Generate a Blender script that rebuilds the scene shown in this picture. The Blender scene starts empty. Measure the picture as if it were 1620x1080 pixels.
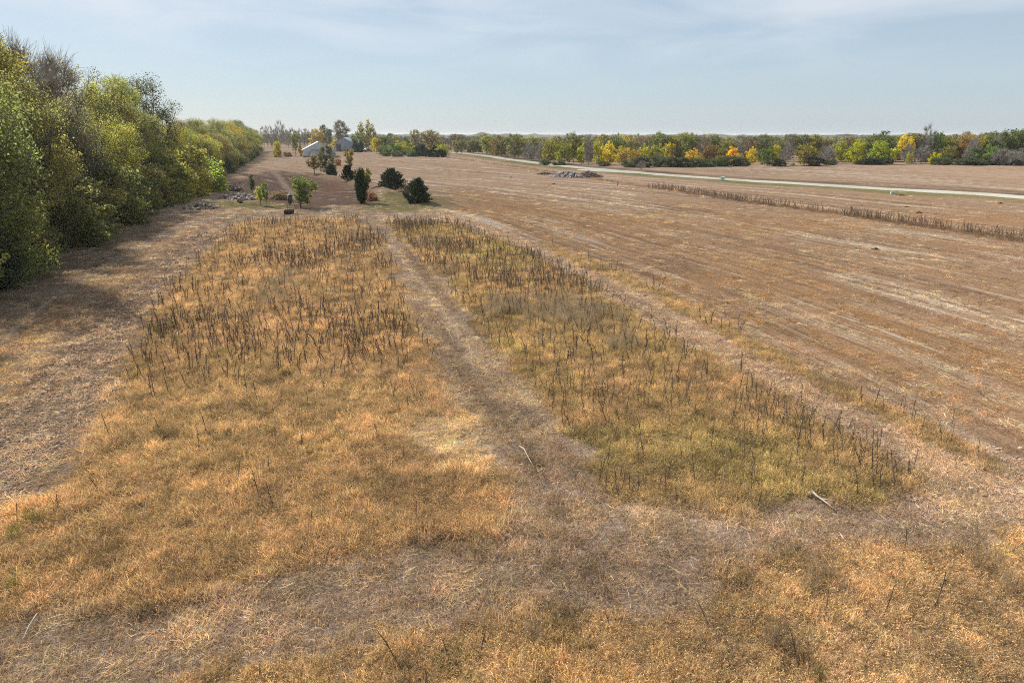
import bpy, math, random
import numpy as np
from mathutils import Vector, Matrix

random.seed(7)
rng = np.random.default_rng(7)
SC = bpy.context.scene
COL = SC.collection
rad = math.radians

# ------------------------------------------------------------------ camera
CAM_H, PITCH, FPX = 9.0, rad(16.3), 1115.0          # drone height, downward tilt, focal length in px of a 1620 wide frame
cam = bpy.data.cameras.new('camera')
cam.sensor_width = 36.0
cam.lens = 36.0 * FPX / 1620.0
cam.clip_start, cam.clip_end = 0.5, 30000.0
cam_ob = bpy.data.objects.new('camera', cam)
cam_ob.location = (0, 0, CAM_H)
cam_ob.rotation_euler = (math.pi / 2 - PITCH, 0, 0)
COL.objects.link(cam_ob)
SC.camera = cam_ob

# ------------------------------------------------------------------ light
SUN_AZ, SUN_EL = rad(-51), rad(42)                    # azimuth measured from +Y, negative = left
sun_dir = Vector((math.sin(SUN_AZ) * math.cos(SUN_EL), math.cos(SUN_AZ) * math.cos(SUN_EL), math.sin(SUN_EL)))
sl = bpy.data.lights.new('sun', 'SUN')
sl.energy, sl.angle, sl.color = 4.4, rad(0.6), (1.0, 0.95, 0.87)
so = bpy.data.objects.new('sun', sl)
so.rotation_euler = (-sun_dir).to_track_quat('-Z', 'Y').to_euler()
so.location = (-60, 30, 60)
COL.objects.link(so)

world = bpy.data.worlds.new('World')
SC.world = world
world.use_nodes = True
wt = world.node_tree
for n in list(wt.nodes): wt.nodes.remove(n)
def wn(t, **k):
    n = wt.nodes.new(t)
    for a, b in k.items(): setattr(n, a, b)
    return n
sky = wn('ShaderNodeTexSky')
sky.sky_type = 'NISHITA'
sky.sun_disc = False
sky.sun_elevation = SUN_EL
sky.sun_rotation = SUN_AZ
sky.altitude = 400
sky.air_density, sky.dust_density, sky.ozone_density = 1.0, 0.7, 2.0
bg = wn('ShaderNodeBackground'); bg.inputs['Strength'].default_value = 0.079
tint = wn('ShaderNodeMix', data_type='RGBA', blend_type='MULTIPLY'); tint.inputs['Factor'].default_value = 1.0
tint.inputs['B'].default_value = (1.0, 1.0, 0.97, 1)
tc = wn('ShaderNodeTexCoord')
sep = wn('ShaderNodeSeparateXYZ'); wt.links.new(tc.outputs['Generated'], sep.inputs[0])
zc = wn('ShaderNodeMath', operation='ADD'); wt.links.new(sep.outputs['Z'], zc.inputs[0]); zc.inputs[1].default_value = 0.10
zm = wn('ShaderNodeMath', operation='MAXIMUM'); wt.links.new(zc.outputs[0], zm.inputs[0]); zm.inputs[1].default_value = 0.06
dx = wn('ShaderNodeMath', operation='DIVIDE'); wt.links.new(sep.outputs['X'], dx.inputs[0]); wt.links.new(zm.outputs[0], dx.inputs[1])
dy = wn('ShaderNodeMath', operation='DIVIDE'); wt.links.new(sep.outputs['Y'], dy.inputs[0]); wt.links.new(zm.outputs[0], dy.inputs[1])
cmb = wn('ShaderNodeCombineXYZ'); wt.links.new(dx.outputs[0], cmb.inputs[0]); wt.links.new(dy.outputs[0], cmb.inputs[1])
cn = wn('ShaderNodeTexNoise'); cn.inputs['Scale'].default_value = 0.9; cn.inputs['Detail'].default_value = 7; cn.inputs['Roughness'].default_value = 0.52
cn.inputs['Distortion'].default_value = 0.6
wt.links.new(cmb.outputs[0], cn.inputs['Vector'])
cr = wn('ShaderNodeMapRange'); cr.inputs['From Min'].default_value = 0.38; cr.inputs['From Max'].default_value = 0.76
cr.inputs['To Min'].default_value = 0.0; cr.inputs['To Max'].default_value = 0.8
wt.links.new(cn.outputs['Fac'], cr.inputs['Value'])
zf = wn('ShaderNodeMapRange'); zf.inputs['From Min'].default_value = 0.05; zf.inputs['From Max'].default_value = 0.16
wt.links.new(sep.outputs['Z'], zf.inputs['Value'])
cf = wn('ShaderNodeMath', operation='MULTIPLY'); wt.links.new(cr.outputs[0], cf.inputs[0]); wt.links.new(zf.outputs[0], cf.inputs[1])
cmix = wn('ShaderNodeMix', data_type='RGBA')
cmix.inputs['B'].default_value = (4.7, 4.85, 5.1, 1)
wt.links.new(sky.outputs[0], tint.inputs['A'])
veil = wn('ShaderNodeMix', data_type='RGBA'); veil.inputs['Factor'].default_value = 0.78     # thin high overcast over the whole sky
veil.inputs['B'].default_value = (2.35, 2.85, 3.40, 1)
wt.links.new(tint.outputs['Result'], veil.inputs['A'])
wt.links.new(cf.outputs[0], cmix.inputs['Factor']); wt.links.new(veil.outputs['Result'], cmix.inputs['A'])
wt.links.new(cmix.outputs['Result'], bg.inputs['Color'])
wo = wn('ShaderNodeOutputWorld'); wt.links.new(bg.outputs[0], wo.inputs['Surface'])

SC.view_settings.view_transform = 'Standard'
SC.view_settings.look = 'None'
SC.view_settings.exposure = 1.20
SC.view_settings.gamma = 1.0
SC.view_settings.use_curve_mapping = False
SC.render.engine = 'CYCLES'
SC.cycles.pixel_filter_type = 'BLACKMAN_HARRIS'
SC.cycles.filter_width = 1.05
SC.cycles.max_bounces = 6
SC.cycles.diffuse_bounces = 3
SC.cycles.glossy_bounces = 2
SC.cycles.transmission_bounces = 3
SC.cycles.volume_bounces = 0
SC.cycles.use_denoising = False
SC.cycles.sample_clamp_direct = 5.0
SC.cycles.sample_clamp_indirect = 6.0

# ------------------------------------------------------------------ numeric helpers
_tab = np.random.default_rng(3).random((256, 256))
def vnoise(x, y, scale, seed=0):
    x = np.asarray(x) / scale + seed * 17.31; y = np.asarray(y) / scale + seed * 9.77
    xi = np.floor(x).astype(int); yi = np.floor(y).astype(int)
    fx = x - xi; fy = y - yi
    fx = fx * fx * (3 - 2 * fx); fy = fy * fy * (3 - 2 * fy)
    g = lambda i, j: _tab[i % 256, j % 256]
    return (g(xi, yi) * (1 - fx) + g(xi + 1, yi) * fx) * (1 - fy) + (g(xi, yi + 1) * (1 - fx) + g(xi + 1, yi + 1) * fx) * fy
def fbm(x, y, scale, seed=0, octv=4):
    s = 0; a = 1; t = 0
    for k in range(octv):
        s = s + a * vnoise(x, y, scale / 2 ** k, seed + k * 3); t += a; a *= 0.55
    return s / t
def sstep(a, b, v):
    t = np.clip((v - a) / (b - a), 0, 1)
    return t * t * (3 - 2 * t)

PC = np.array([-40.0, 128.0])
RIM = [np.array(q, float) for q in ((-62, 176), (-54, 167), (-42, 155), (-30, 137), (-22, 120), (-17.5, 104))]                        # bare basin of the dry pond
def terrain(x, y):
    """height of the ground above the field's datum"""
    x = np.asarray(x, float); y = np.asarray(y, float)
    r = np.hypot(x, y)
    z = (fbm(x, y, 14, 5, 3) - 0.5) * 0.22 * sstep(6, 30, r)
    z = z + (fbm(x, y, 120, 8, 2) - 0.5) * 1.1 * sstep(60, 160, r)
    u = -(x - PC[0]) * .455 + (y - PC[1]) * .89; v = (x - PC[0]) * .89 + (y - PC[1]) * .455
    z = z - 1.3 * (1 - sstep(0.2, 1.0, np.hypot(u / 38.0, v / 15.0)))   # dry pond basin and the bank behind it
    d, _ = line_ra(x, y, RIM, False)
    z = z + 0.95 * np.exp(-(d / 2.0) ** 2)
    z = z + 0.8 * np.exp(-(((x + 13) / 7) ** 2 + ((y - 100) / 6) ** 2))
    return z
def ray(px, py):
    cx, cy = (px - 810) / FPX, -(py - 540) / FPX
    return np.array([cx, math.cos(PITCH) + cy * math.sin(PITCH), -math.sin(PITCH) + cy * math.cos(PITCH)])
def at(px, py, flat=False):
    """where the photograph's point meets the ground"""
    d = ray(px, py); z = 0.0
    for _ in range(1 if flat else 14):
        t = (z - CAM_H) / d[2]; x, y = d[0] * t, d[1] * t
        z = 0.0 if flat else 0.5 * z + 0.5 * float(terrain(x, y))
    return np.array([x, y, 0.0 if flat else float(terrain(x, y))])
def size_at(p, npx):
    """metres spanned by npx photograph pixels at point p"""
    return npx / FPX * (p[1] * math.cos(PITCH) + (CAM_H - p[2]) * math.sin(PITCH))
def polyw(pts): return np.array([at(a, b, True)[:2] for a, b in pts])
def poly_sd(x, y, poly):
    """signed distance to polygon, positive inside"""
    x = np.asarray(x); y = np.asarray(y)
    d2 = np.full(x.shape, 1e18); ins = np.zeros(x.shape, bool)
    n = len(poly)
    for i in range(n):
        ax, ay = poly[i]; bx, by = poly[(i + 1) % n]
        ex, ey = bx - ax, by - ay
        t = np.clip(((x - ax) * ex + (y - ay) * ey) / (ex * ex + ey * ey + 1e-9), 0, 1)
        d2 = np.minimum(d2, (x - ax - t * ex) ** 2 + (y - ay - t * ey) ** 2)
        c = (ay > y) != (by > y)
        ins ^= c & (x < (bx - ax) * (y - ay) / (by - ay + 1e-12) + ax)
    return np.where(ins, 1, -1) * np.sqrt(d2)
def line_ra(x, y, line, ext=True):
    """signed offset from a polyline (positive on its right) and arc length along it"""
    x = np.asarray(x); y = np.asarray(y)
    best = np.full(x.shape, 1e18); off = np.zeros(x.shape); al = np.zeros(x.shape); s0 = 0.0
    n = len(line) - 1
    for i in range(n):
        ax, ay = line[i]; bx, by = line[i + 1]
        ex, ey = bx - ax, by - ay; L = math.hypot(ex, ey)
        t = ((x - ax) * ex + (y - ay) * ey) / (L * L)
        tc_ = np.clip(t, 0 if i or not ext else -1e9, 1 if i < n - 1 or not ext else 1e9)
        dxx, dyy = x - ax - tc_ * ex, y - ay - tc_ * ey
        d2 = dxx ** 2 + dyy ** 2
        m = d2 < best
        best = np.where(m, d2, best)
        sg = np.where(ex * dyy - ey * dxx < 0, 1.0, -1.0)
        off = np.where(m, sg * np.sqrt(d2), off); al = np.where(m, s0 + tc_ * L, al)
        s0 += L
    return off, al
def smooth_line(pts, n=3):
    p = np.array(pts, float)
    for _ in range(n):
        q = [p[0]]
        for a, b in zip(p[:-1], p[1:]): q += [0.75 * a + 0.25 * b, 0.25 * a + 0.75 * b]
        q.append(p[-1]); p = np.array(q)
    return p

# ------------------------------------------------------------------ object helpers
def link(o): COL.objects.link(o); return o
def tag(o, label=None, cat=None, group=None, kind=None):
    if label: o['label'] = label
    if cat: o['category'] = cat
    if group: o['group'] = group
    if kind: o['kind'] = kind
    return o
def mesh_np(name, v, faces, mat=None, smooth=False, quads=True):
    """mesh from vertex array and equal-sized face array"""
    v = np.asarray(v, np.float32); f = np.asarray(faces, np.int32)
    k = f.shape[1]
    me = bpy.data.meshes.new(name)
    me.vertices.add(len(v)); me.vertices.foreach_set('co', v.ravel())
    me.loops.add(f.size); me.loops.foreach_set('vertex_index', f.ravel())
    me.polygons.add(len(f))
    me.polygons.foreach_set('loop_start', np.arange(0, f.size, k, dtype=np.int32))
    me.polygons.foreach_set('loop_total', np.full(len(f), k, np.int32))
    if smooth: me.polygons.foreach_set('use_smooth', np.ones(len(f), bool))
    me.update(calc_edges=True)
    if mat: me.materials.append(mat)
    return me
def attr(me, name, typ, dom, data):
    a = me.attributes.new(name, typ, dom)
    key = {'FLOAT': 'value', 'INT': 'value', 'FLOAT_VECTOR': 'vector', 'FLOAT_COLOR': 'color'}[typ]
    a.data.foreach_set(key, np.asarray(data, np.int32 if typ == 'INT' else np.float32).ravel())
def empty(name, loc, rz=0.0):
    o = bpy.data.objects.new(name, None); o.empty_display_size = 0.3
    o.location = loc; o.rotation_euler = (0, 0, rz); return link(o)
def part(name, me, parent=None, loc=(0, 0, 0), rot=(0, 0, 0)):
    o = bpy.data.objects.new(name, me); o.location = loc; o.rotation_euler = rot
    if parent: o.parent = parent
    return link(o)

class MB:
    """collects boxes, tubes and loose polygons into one mesh"""
    def __init__(s): s.v = []; s.f = []
    def poly(s, pts):
        b = len(s.v); s.v += [tuple(p) for p in pts]; s.f.append(tuple(range(b, b + len(pts)))); return s
    def box(s, c, d, rz=0.0, rx=0.0):
        b = len(s.v); M = Matrix.Translation(c) @ Matrix.Rotation(rz, 4, 'Z') @ Matrix.Rotation(rx, 4, 'X')
        for x in (-.5, .5):
            for y in (-.5, .5):
                for z in (-.5, .5): s.v.append(tuple(M @ Vector((x * d[0], y * d[1], z * d[2]))))
        s.f += [tuple(b + i for i in q) for q in ((0, 1, 3, 2), (4, 6, 7, 5), (0, 4, 5, 1), (2, 3, 7, 6), (0, 2, 6, 4), (1, 5, 7, 3))]
        return s
    def tube(s, pts, rs, n=6, cap=True):
        b0 = len(s.v); P = [Vector(p) for p in pts]
        for i, p in enumerate(P):
            t = (P[min(i + 1, len(P) - 1)] - P[max(i - 1, 0)]).normalized()
            u = t.cross(Vector((0.31, 0.95, 0.1))).normalized(); w = t.cross(u)
            for k in range(n):
                a = 2 * math.pi * k / n
                s.v.append(tuple(p + (u * math.cos(a) + w * math.sin(a)) * rs[i]))
        for i in range(len(P) - 1):
            for k in range(n):
                a, b = b0 + i * n + k, b0 + i * n + (k + 1) % n
                s.f.append((a, b, b + n, a + n))
        if cap:
            s.f.append(tuple(b0 + k for k in range(n))[::-1]); e = b0 + (len(P) - 1) * n
            s.f.append(tuple(e + k for k in range(n)))
        return s
    def mesh(s, name, mat, smooth=False):
        me = bpy.data.meshes.new(name); me.from_pydata(s.v, [], s.f); me.update()
        if smooth: me.polygons.foreach_set('use_smooth', np.ones(len(me.polygons), bool))
        if mat: me.materials.append(mat)
        return me
    def part(s, name, mat, parent=None, smooth=False): return part(name, s.mesh(name, mat, smooth), parent)

# ------------------------------------------------------------------ materials
def new_mat(name):
    m = bpy.data.materials.new(name); m.use_nodes = True
    nt = m.node_tree
    for n in list(nt.nodes): nt.nodes.remove(n)
    out = nt.nodes.new('ShaderNodeOutputMaterial')
    return m, nt, out
def N(nt, t, inp=None, **k):
    n = nt.nodes.new(t)
    for a, b in k.items(): setattr(n, a, b)
    for a, b in (inp or {}).items():
        if isinstance(b, bpy.types.NodeSocket): nt.links.new(b, n.inputs[a])
        else: n.inputs[a].default_value = b
    return n
def mixc(nt, fac, a, b, mode='MIX'):
    n = nt.nodes.new('ShaderNodeMix'); n.data_type = 'RGBA'; n.blend_type = mode
    for key, val in (('Factor', fac), ('A', a), ('B', b)):
        if isinstance(val, bpy.types.NodeSocket): nt.links.new(val, n.inputs[key])
        elif key == 'Factor': n.inputs[key].default_value = val
        else: n.inputs[key].default_value = (*val[:3], 1)
    return n.outputs['Result']
def mth(nt, op, a, b=0.0, c=None):
    n = nt.nodes.new('ShaderNodeMath'); n.operation = op
    for i, val in enumerate((a, b) if c is None else (a, b, c)):
        if isinstance(val, bpy.types.NodeSocket): nt.links.new(val, n.inputs[i])
        else: n.inputs[i].default_value = val
    return n.outputs[0]
def mrange(nt, v, a, b, c=0.0, d=1.0):
    n = nt.nodes.new('ShaderNodeMapRange'); n.interpolation_type = 'SMOOTHSTEP'
    nt.links.new(v, n.inputs['Value'])
    for k, val in zip(('From Min', 'From Max', 'To Min', 'To Max'), (a, b, c, d)): n.inputs[k].default_value = val
    return n.outputs[0]
def noise(nt, vec, scale, detail=4, rough=0.6, dist=0.0):
    n = N(nt, 'ShaderNodeTexNoise', {'Vector': vec, 'Scale': scale, 'Detail': detail, 'Roughness': rough, 'Distortion': dist})
    return n.outputs['Fac']

def leafy(name, colour_from, transl=0.35, gain=1.0):
    """thin two-sided plant matter: colour from the object or the scatter point, varied leaf by leaf"""
    m, nt, out = new_mat(name)
    if colour_from == 'object':
        base = N(nt, 'ShaderNodeObjectInfo').outputs['Color']
    else:
        base = N(nt, 'ShaderNodeAttribute', attribute_type='INSTANCER', attribute_name='tint').outputs['Color']
    var = N(nt, 'ShaderNodeAttribute', attribute_type='GEOMETRY', attribute_name='var')
    sx = N(nt, 'ShaderNodeSeparateColor', {'Color': var.outputs['Color']})
    warm = mixc(nt, mrange(nt, sx.outputs[1], 0.35, 0.95, 0.0, 1.0), base, mixc(nt, 1.0, base, (1.38, 1.28, 0.95), 'MULTIPLY'))
    dull = mixc(nt, mrange(nt, sx.outputs[1], 0.0, 0.4, 0.55, 0.0), warm, mixc(nt, 1.0, base, (0.62, 0.66, 0.8), 'MULTIPLY'))
    g = mrange(nt, sx.outputs[0], 0, 1, 0.62 * gain, 1.38 * gain)
    gc = N(nt, 'ShaderNodeCombineColor', {'Red': g, 'Green': g, 'Blue': g}).outputs[0]
    c = mixc(nt, 1.0, dull, gc, 'MULTIPLY')
    d = N(nt, 'ShaderNodeBsdfDiffuse', {'Color': c, 'Roughness': 0.6})
    t = N(nt, 'ShaderNodeBsdfTranslucent', {'Color': mixc(nt, 1.0, c, (1.05, 1.08, 0.82), 'MULTIPLY')})
    mx = N(nt, 'ShaderNodeMixShader', {0: transl, 1: d.outputs[0], 2: t.outputs[0]})
    nt.links.new(mx.outputs[0], out.inputs['Surface'])
    return m
def plain(name, col, rough=0.8, vary=0.25, scale=3.0, metal=0.0, bump=0.0):
    m, nt, out = new_mat(name)
    pos = N(nt, 'ShaderNodeTexCoord').outputs['Object']
    f = noise(nt, pos, scale, 5, 0.65)
    c = mixc(nt, mrange(nt, f, 0.25, 0.75), tuple(x * (1 - vary) for x in col), tuple(x * (1 + vary) for x in col))
    b = N(nt, 'ShaderNodeBsdfPrincipled', {'Base Color': c, 'Roughness': rough, 'Metallic': metal})
    if bump:
        bp = N(nt, 'ShaderNodeBump', {'Height': f, 'Strength': bump, 'Distance': 0.05}); nt.links.new(bp.outputs[0], b.inputs['Normal'])
    nt.links.new(b.outputs[0], out.inputs['Surface'])
    return m

M_leaf = leafy('leaves', 'object', 0.5, 2.0)
M_leaf_far = leafy('autumn_leaves', 'object', 0.45, 1.75)
M_needle = leafy('needles', 'object', 0.12)
M_grass = leafy('dry_grass', 'point', 0.28)
M_stalk = plain('dead_stalk', (0.070, 0.050, 0.038), 0.9, 0.45, 0.7)
M_stalk2 = plain('brown_stalk', (0.155, 0.105, 0.070), 0.9, 0.4, 0.7)
M_bark = plain('bark', (0.13, 0.11, 0.095), 0.9, 0.4, 2.5, bump=0.5)
M_barkpale = plain('pale_bark', (0.25, 0.225, 0.20), 0.9, 0.35, 2.5, bump=0.4)
M_dead = plain('weathered_wood', (0.26, 0.215, 0.18), 0.85, 0.3, 6.0, bump=0.3)
M_metal = plain('painted_sheet_metal', (0.30, 0.37, 0.43), 0.45, 0.05, 0.6)
M_metal2 = plain('grey_blue_sheet_metal', (0.19, 0.245, 0.30), 0.5, 0.1, 0.6)
M_roof = plain('pale_roof_metal', (0.46, 0.50, 0.52), 0.4, 0.06, 0.8)
M_dark = plain('dark_trim', (0.05, 0.055, 0.06), 0.6, 0.2)
M_black = plain('black_plastic', (0.022, 0.02, 0.02), 0.6, 0.3)
M_box = plain('rusty_dark_box', (0.035, 0.022, 0.02), 0.8, 0.4)
M_grey = plain('galvanised', (0.13, 0.135, 0.13), 0.6, 0.15)
M_pede = plain('pale_green_paint', (0.40, 0.62, 0.52), 0.5, 0.1)
M_white = plain('white_paint', (0.75, 0.74, 0.70), 0.5, 0.08)
M_glass = plain('dark_glass', (0.03, 0.035, 0.04), 0.15, 0.1)
M_soil = plain('dark_soil', (0.085, 0.048, 0.030), 0.95, 0.4, 5.0, bump=0.6)
M_rubble = plain('pale_rubble', (0.22, 0.19, 0.18), 0.9, 0.4, 1.2, bump=0.4)
M_brush = plain('brown_brush', (0.11, 0.072, 0.055), 0.9, 0.4, 2.0)

# ------------------------------------------------------------------ layout of the ground (outlines in world metres)
ZA = polyw([(385, 352), (470, 346), (560, 345), (588, 362), (608, 400), (630, 450), (655, 505), (684, 565), (718, 630), (762, 700), (812, 765), (815, 825), (760, 855),
            (640, 878), (540, 893), (400, 930), (240, 962), (60, 985), (-60, 1000), (-60, 830), (60, 790), (120, 720), (175, 630), (205, 560), (245, 490), (300, 430), (345, 385)])
ZB = polyw([(610, 350), (700, 350), (775, 372), (850, 408), (960, 468), (1090, 545), (1190, 600), (1310, 672), (1425, 752), (1410, 775), (1300, 785), (1180, 798), (1060, 805), (985, 790),
            (932, 720), (878, 660), (822, 590), (762, 515), (710, 450), (660, 400)])
ZC = polyw([(860, 385), (960, 420), (1080, 475), (1200, 538), (1330, 605), (1450, 664), (1585, 735), (1570, 748), (1480, 712), (1370, 655), (1250, 590), (1120, 520), (1000, 455), (900, 415)])
ZD = [polyw([(230, 1090), (330, 1050), (460, 1022), (600, 1000), (760, 975), (850, 968), (960, 990), (1060, 985), (1130, 935), (1250, 888), (1400, 866), (1550, 850), (1700, 835), (1900, 1090), (1000, 1500), (100, 1500)])]
ZPALE = polyw([(680, 655), (740, 665), (790, 700), (760, 745), (690, 720), (655, 680)])
ZL = polyw([(-80, 560), (60, 500), (160, 440), (260, 380), (345, 345), (372, 352), (330, 385), (270, 440), (225, 500), (195, 560), (165, 640), (110, 720), (50, 780), (-80, 830)])
ZGREEN = [polyw([(578, 330), (612, 310), (660, 306), (700, 312), (722, 322), (700, 330), (640, 336)]),
          polyw([(330, 318), (380, 318), (440, 320), (452, 328), (400, 332), (340, 328)])]
ZBASIN = polyw([(365, 300), (392, 278), (440, 277), (500, 283), (560, 291), (598, 303), (600, 318), (570, 325), (520, 327), (470, 331), (440, 322), (400, 312)])
ROWS = smooth_line([tuple(at(a, b, True)[:2]) for a, b in ((2600, 1150), (1570, 742), (1280, 592), (1000, 447), (830, 385), (760, 355), (700, 335))] + [(-22, 108), (-48, 140), (-90, 200), (-170, 330)], 2)
LANES = [smooth_line([tuple(at(a, b, True)[:2]) for a, b in q], 2) for q in (
    ((-400, 1110), (0, 1020), (200, 985), (420, 945), (620, 905), (800, 880), (1000, 880), (1250, 850), (1500, 810), (1800, 760)),
    ((595, 365), (640, 430), (690, 500), (750, 590), (810, 670), (870, 740), (905, 800)),
    ((-200, 900), (-60, 760), (60, 680), (150, 590), (220, 500), (290, 410), (345, 360), (400, 335)))]
GULLY = [at(a, b, True)[:2] for a, b in ((427, 274), (445, 284), (462, 296), (474, 306))]
STRIP = smooth_line([tuple(at(a, b, True)[:2]) for a, b in ((1900, 424), (1620, 381), (1400, 349), (1200, 321), (1030, 296))], 2)
ROAD = smooth_line([(150.0, 10.0)] + [tuple(at(a, b, True)[:2]) for a, b in ((1900, 336), (1620, 313), (1450, 301.5), (1300, 292.5), (1150, 283), (1000, 272.5), (930, 267), (870, 261.5), (800, 251), (750, 244.5), (715, 240.5))] + [(-60, 520), (-90, 900)], 2)
HDIR = np.array([-0.297, 0.955]); HNRM = np.array([-0.955, -0.297])
def hedge_pt(s, p): return HDIR * s + HNRM * p       # s metres along the hedgerow, p metres out from the camera's own line

def wob(x, y, amp, scale=1.6, seed=21): return (fbm(x, y, scale, seed, 3) - 0.5) * 2 * amp
def zones(x, y):
    """soft membership of every ground zone"""
    x = np.asarray(x); y = np.asarray(y)
    r = np.hypot(x, y)
    w = wob(x, y, 0.8) + wob(x, y, 0.5, 5.0, 31)
    e = 0.25 + r * 0.004
    Z = {}
    Z['A'] = sstep(-e, e, poly_sd(x, y, ZA) + w)
    Z['B'] = sstep(-e, e, poly_sd(x, y, ZB) + w)
    Z['C'] = sstep(-e, e, poly_sd(x, y, ZC) + w * 0.6)
    Z['D'] = sstep(-e, e * 2, poly_sd(x, y, ZD[0]) + w * 1.3)
    Z['pale'] = sstep(-0.8, 0.8, poly_sd(x, y, ZPALE) + w * 1.2)
    Z['L'] = sstep(-0.8, 0.8, poly_sd(x, y, ZL) + w)
    Z['green'] = np.maximum(sstep(-2, 2, poly_sd(x, y, ZGREEN[0]) + w * 2), sstep(-2, 2, poly_sd(x, y, ZGREEN[1]) + w * 2) * 0.95)
    Z['basin'] = sstep(-2.5, 2.5, poly_sd(x, y, ZBASIN) + w * 2)
    off, al = line_ra(x, y, ROWS)
    Z['row'] = off + wob(x, y, 0.5, 22.0, 40); Z['al'] = al
    Z['field'] = sstep(-0.4, 1.0, off - 0.6 + w * 0.3) * (1 - Z['C'])
    bd = np.full(x.shape, 1e9); mr = np.zeros(x.shape); ma = np.zeros(x.shape)
    for k, ln in enumerate(LANES):                    # wheel tracks follow the nearest mown lane
        o1, a1 = line_ra(x, y, ln); q = np.abs(o1) < bd
        bd = np.where(q, np.abs(o1), bd); mr = np.where(q, o1 + 40 * k, mr); ma = np.where(q, a1, ma)
    inf = off > -2.2
    Z['mrow'] = np.where(inf, Z['row'], mr + wob(x, y, .12, 3.0, 44)); Z['mal'] = np.where(inf, al, ma); Z['lane'] = np.where(inf, 9, bd)
    so_, sa_ = line_ra(x, y, STRIP)
    Z['strip'] = (1 - sstep(0.7, 2.0, np.abs(so_ + w * 0.4))) * sstep(-2, 2, sa_)
    ro, ra = line_ra(x, y, ROAD)
    Z['ro'] = ro; Z['ra'] = ra
    near = -ro if True else ro
    Z['verge'] = np.maximum(sstep(1.8, 2.6, np.abs(ro)) * (1 - sstep(7.5, 11.5, np.abs(ro) + w)), 0) * (1 - sstep(330, 420, y))
    hs = x * HDIR[0] + y * HDIR[1]; hp = x * HNRM[0] + y * HNRM[1]
    d, _ = line_ra(x, y, RIM, False); d = d + wob(x, y, .7, 5.0, 52)
    Z['rim'] = np.exp(-((d - .3) / 1.5) ** 2); Z['scarp'] = np.exp(-((d + 3.0) / 1.6) ** 2)
    d, _ = line_ra(x, y, GULLY, False); Z['gully'] = 1 - sstep(.3, .9, np.abs(d + wob(x, y, .4, 3.0, 53)))
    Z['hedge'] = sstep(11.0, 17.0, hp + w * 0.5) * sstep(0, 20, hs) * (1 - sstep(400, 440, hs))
    Z['r'] = r
    return Z

# linear albedos
def C3(*c): return np.array(c, float)
K_A, K_B, K_C = C3(.448, .312, .200), C3(.390, .285, .168), C3(.390, .280, .168)
K_D, K_PALE = C3(.440, .315, .195), C3(.60, .465, .325)
K_M, K_L = C3(.385, .285, .225), C3(.52, .375, .285)
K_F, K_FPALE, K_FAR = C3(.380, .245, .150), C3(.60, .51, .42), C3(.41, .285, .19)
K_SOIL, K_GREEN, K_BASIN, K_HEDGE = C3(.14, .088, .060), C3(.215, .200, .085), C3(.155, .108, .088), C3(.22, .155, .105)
K_VERGE, K_VERGE2 = C3(.20, .195, .065), C3(.14, .105, .07)

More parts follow.
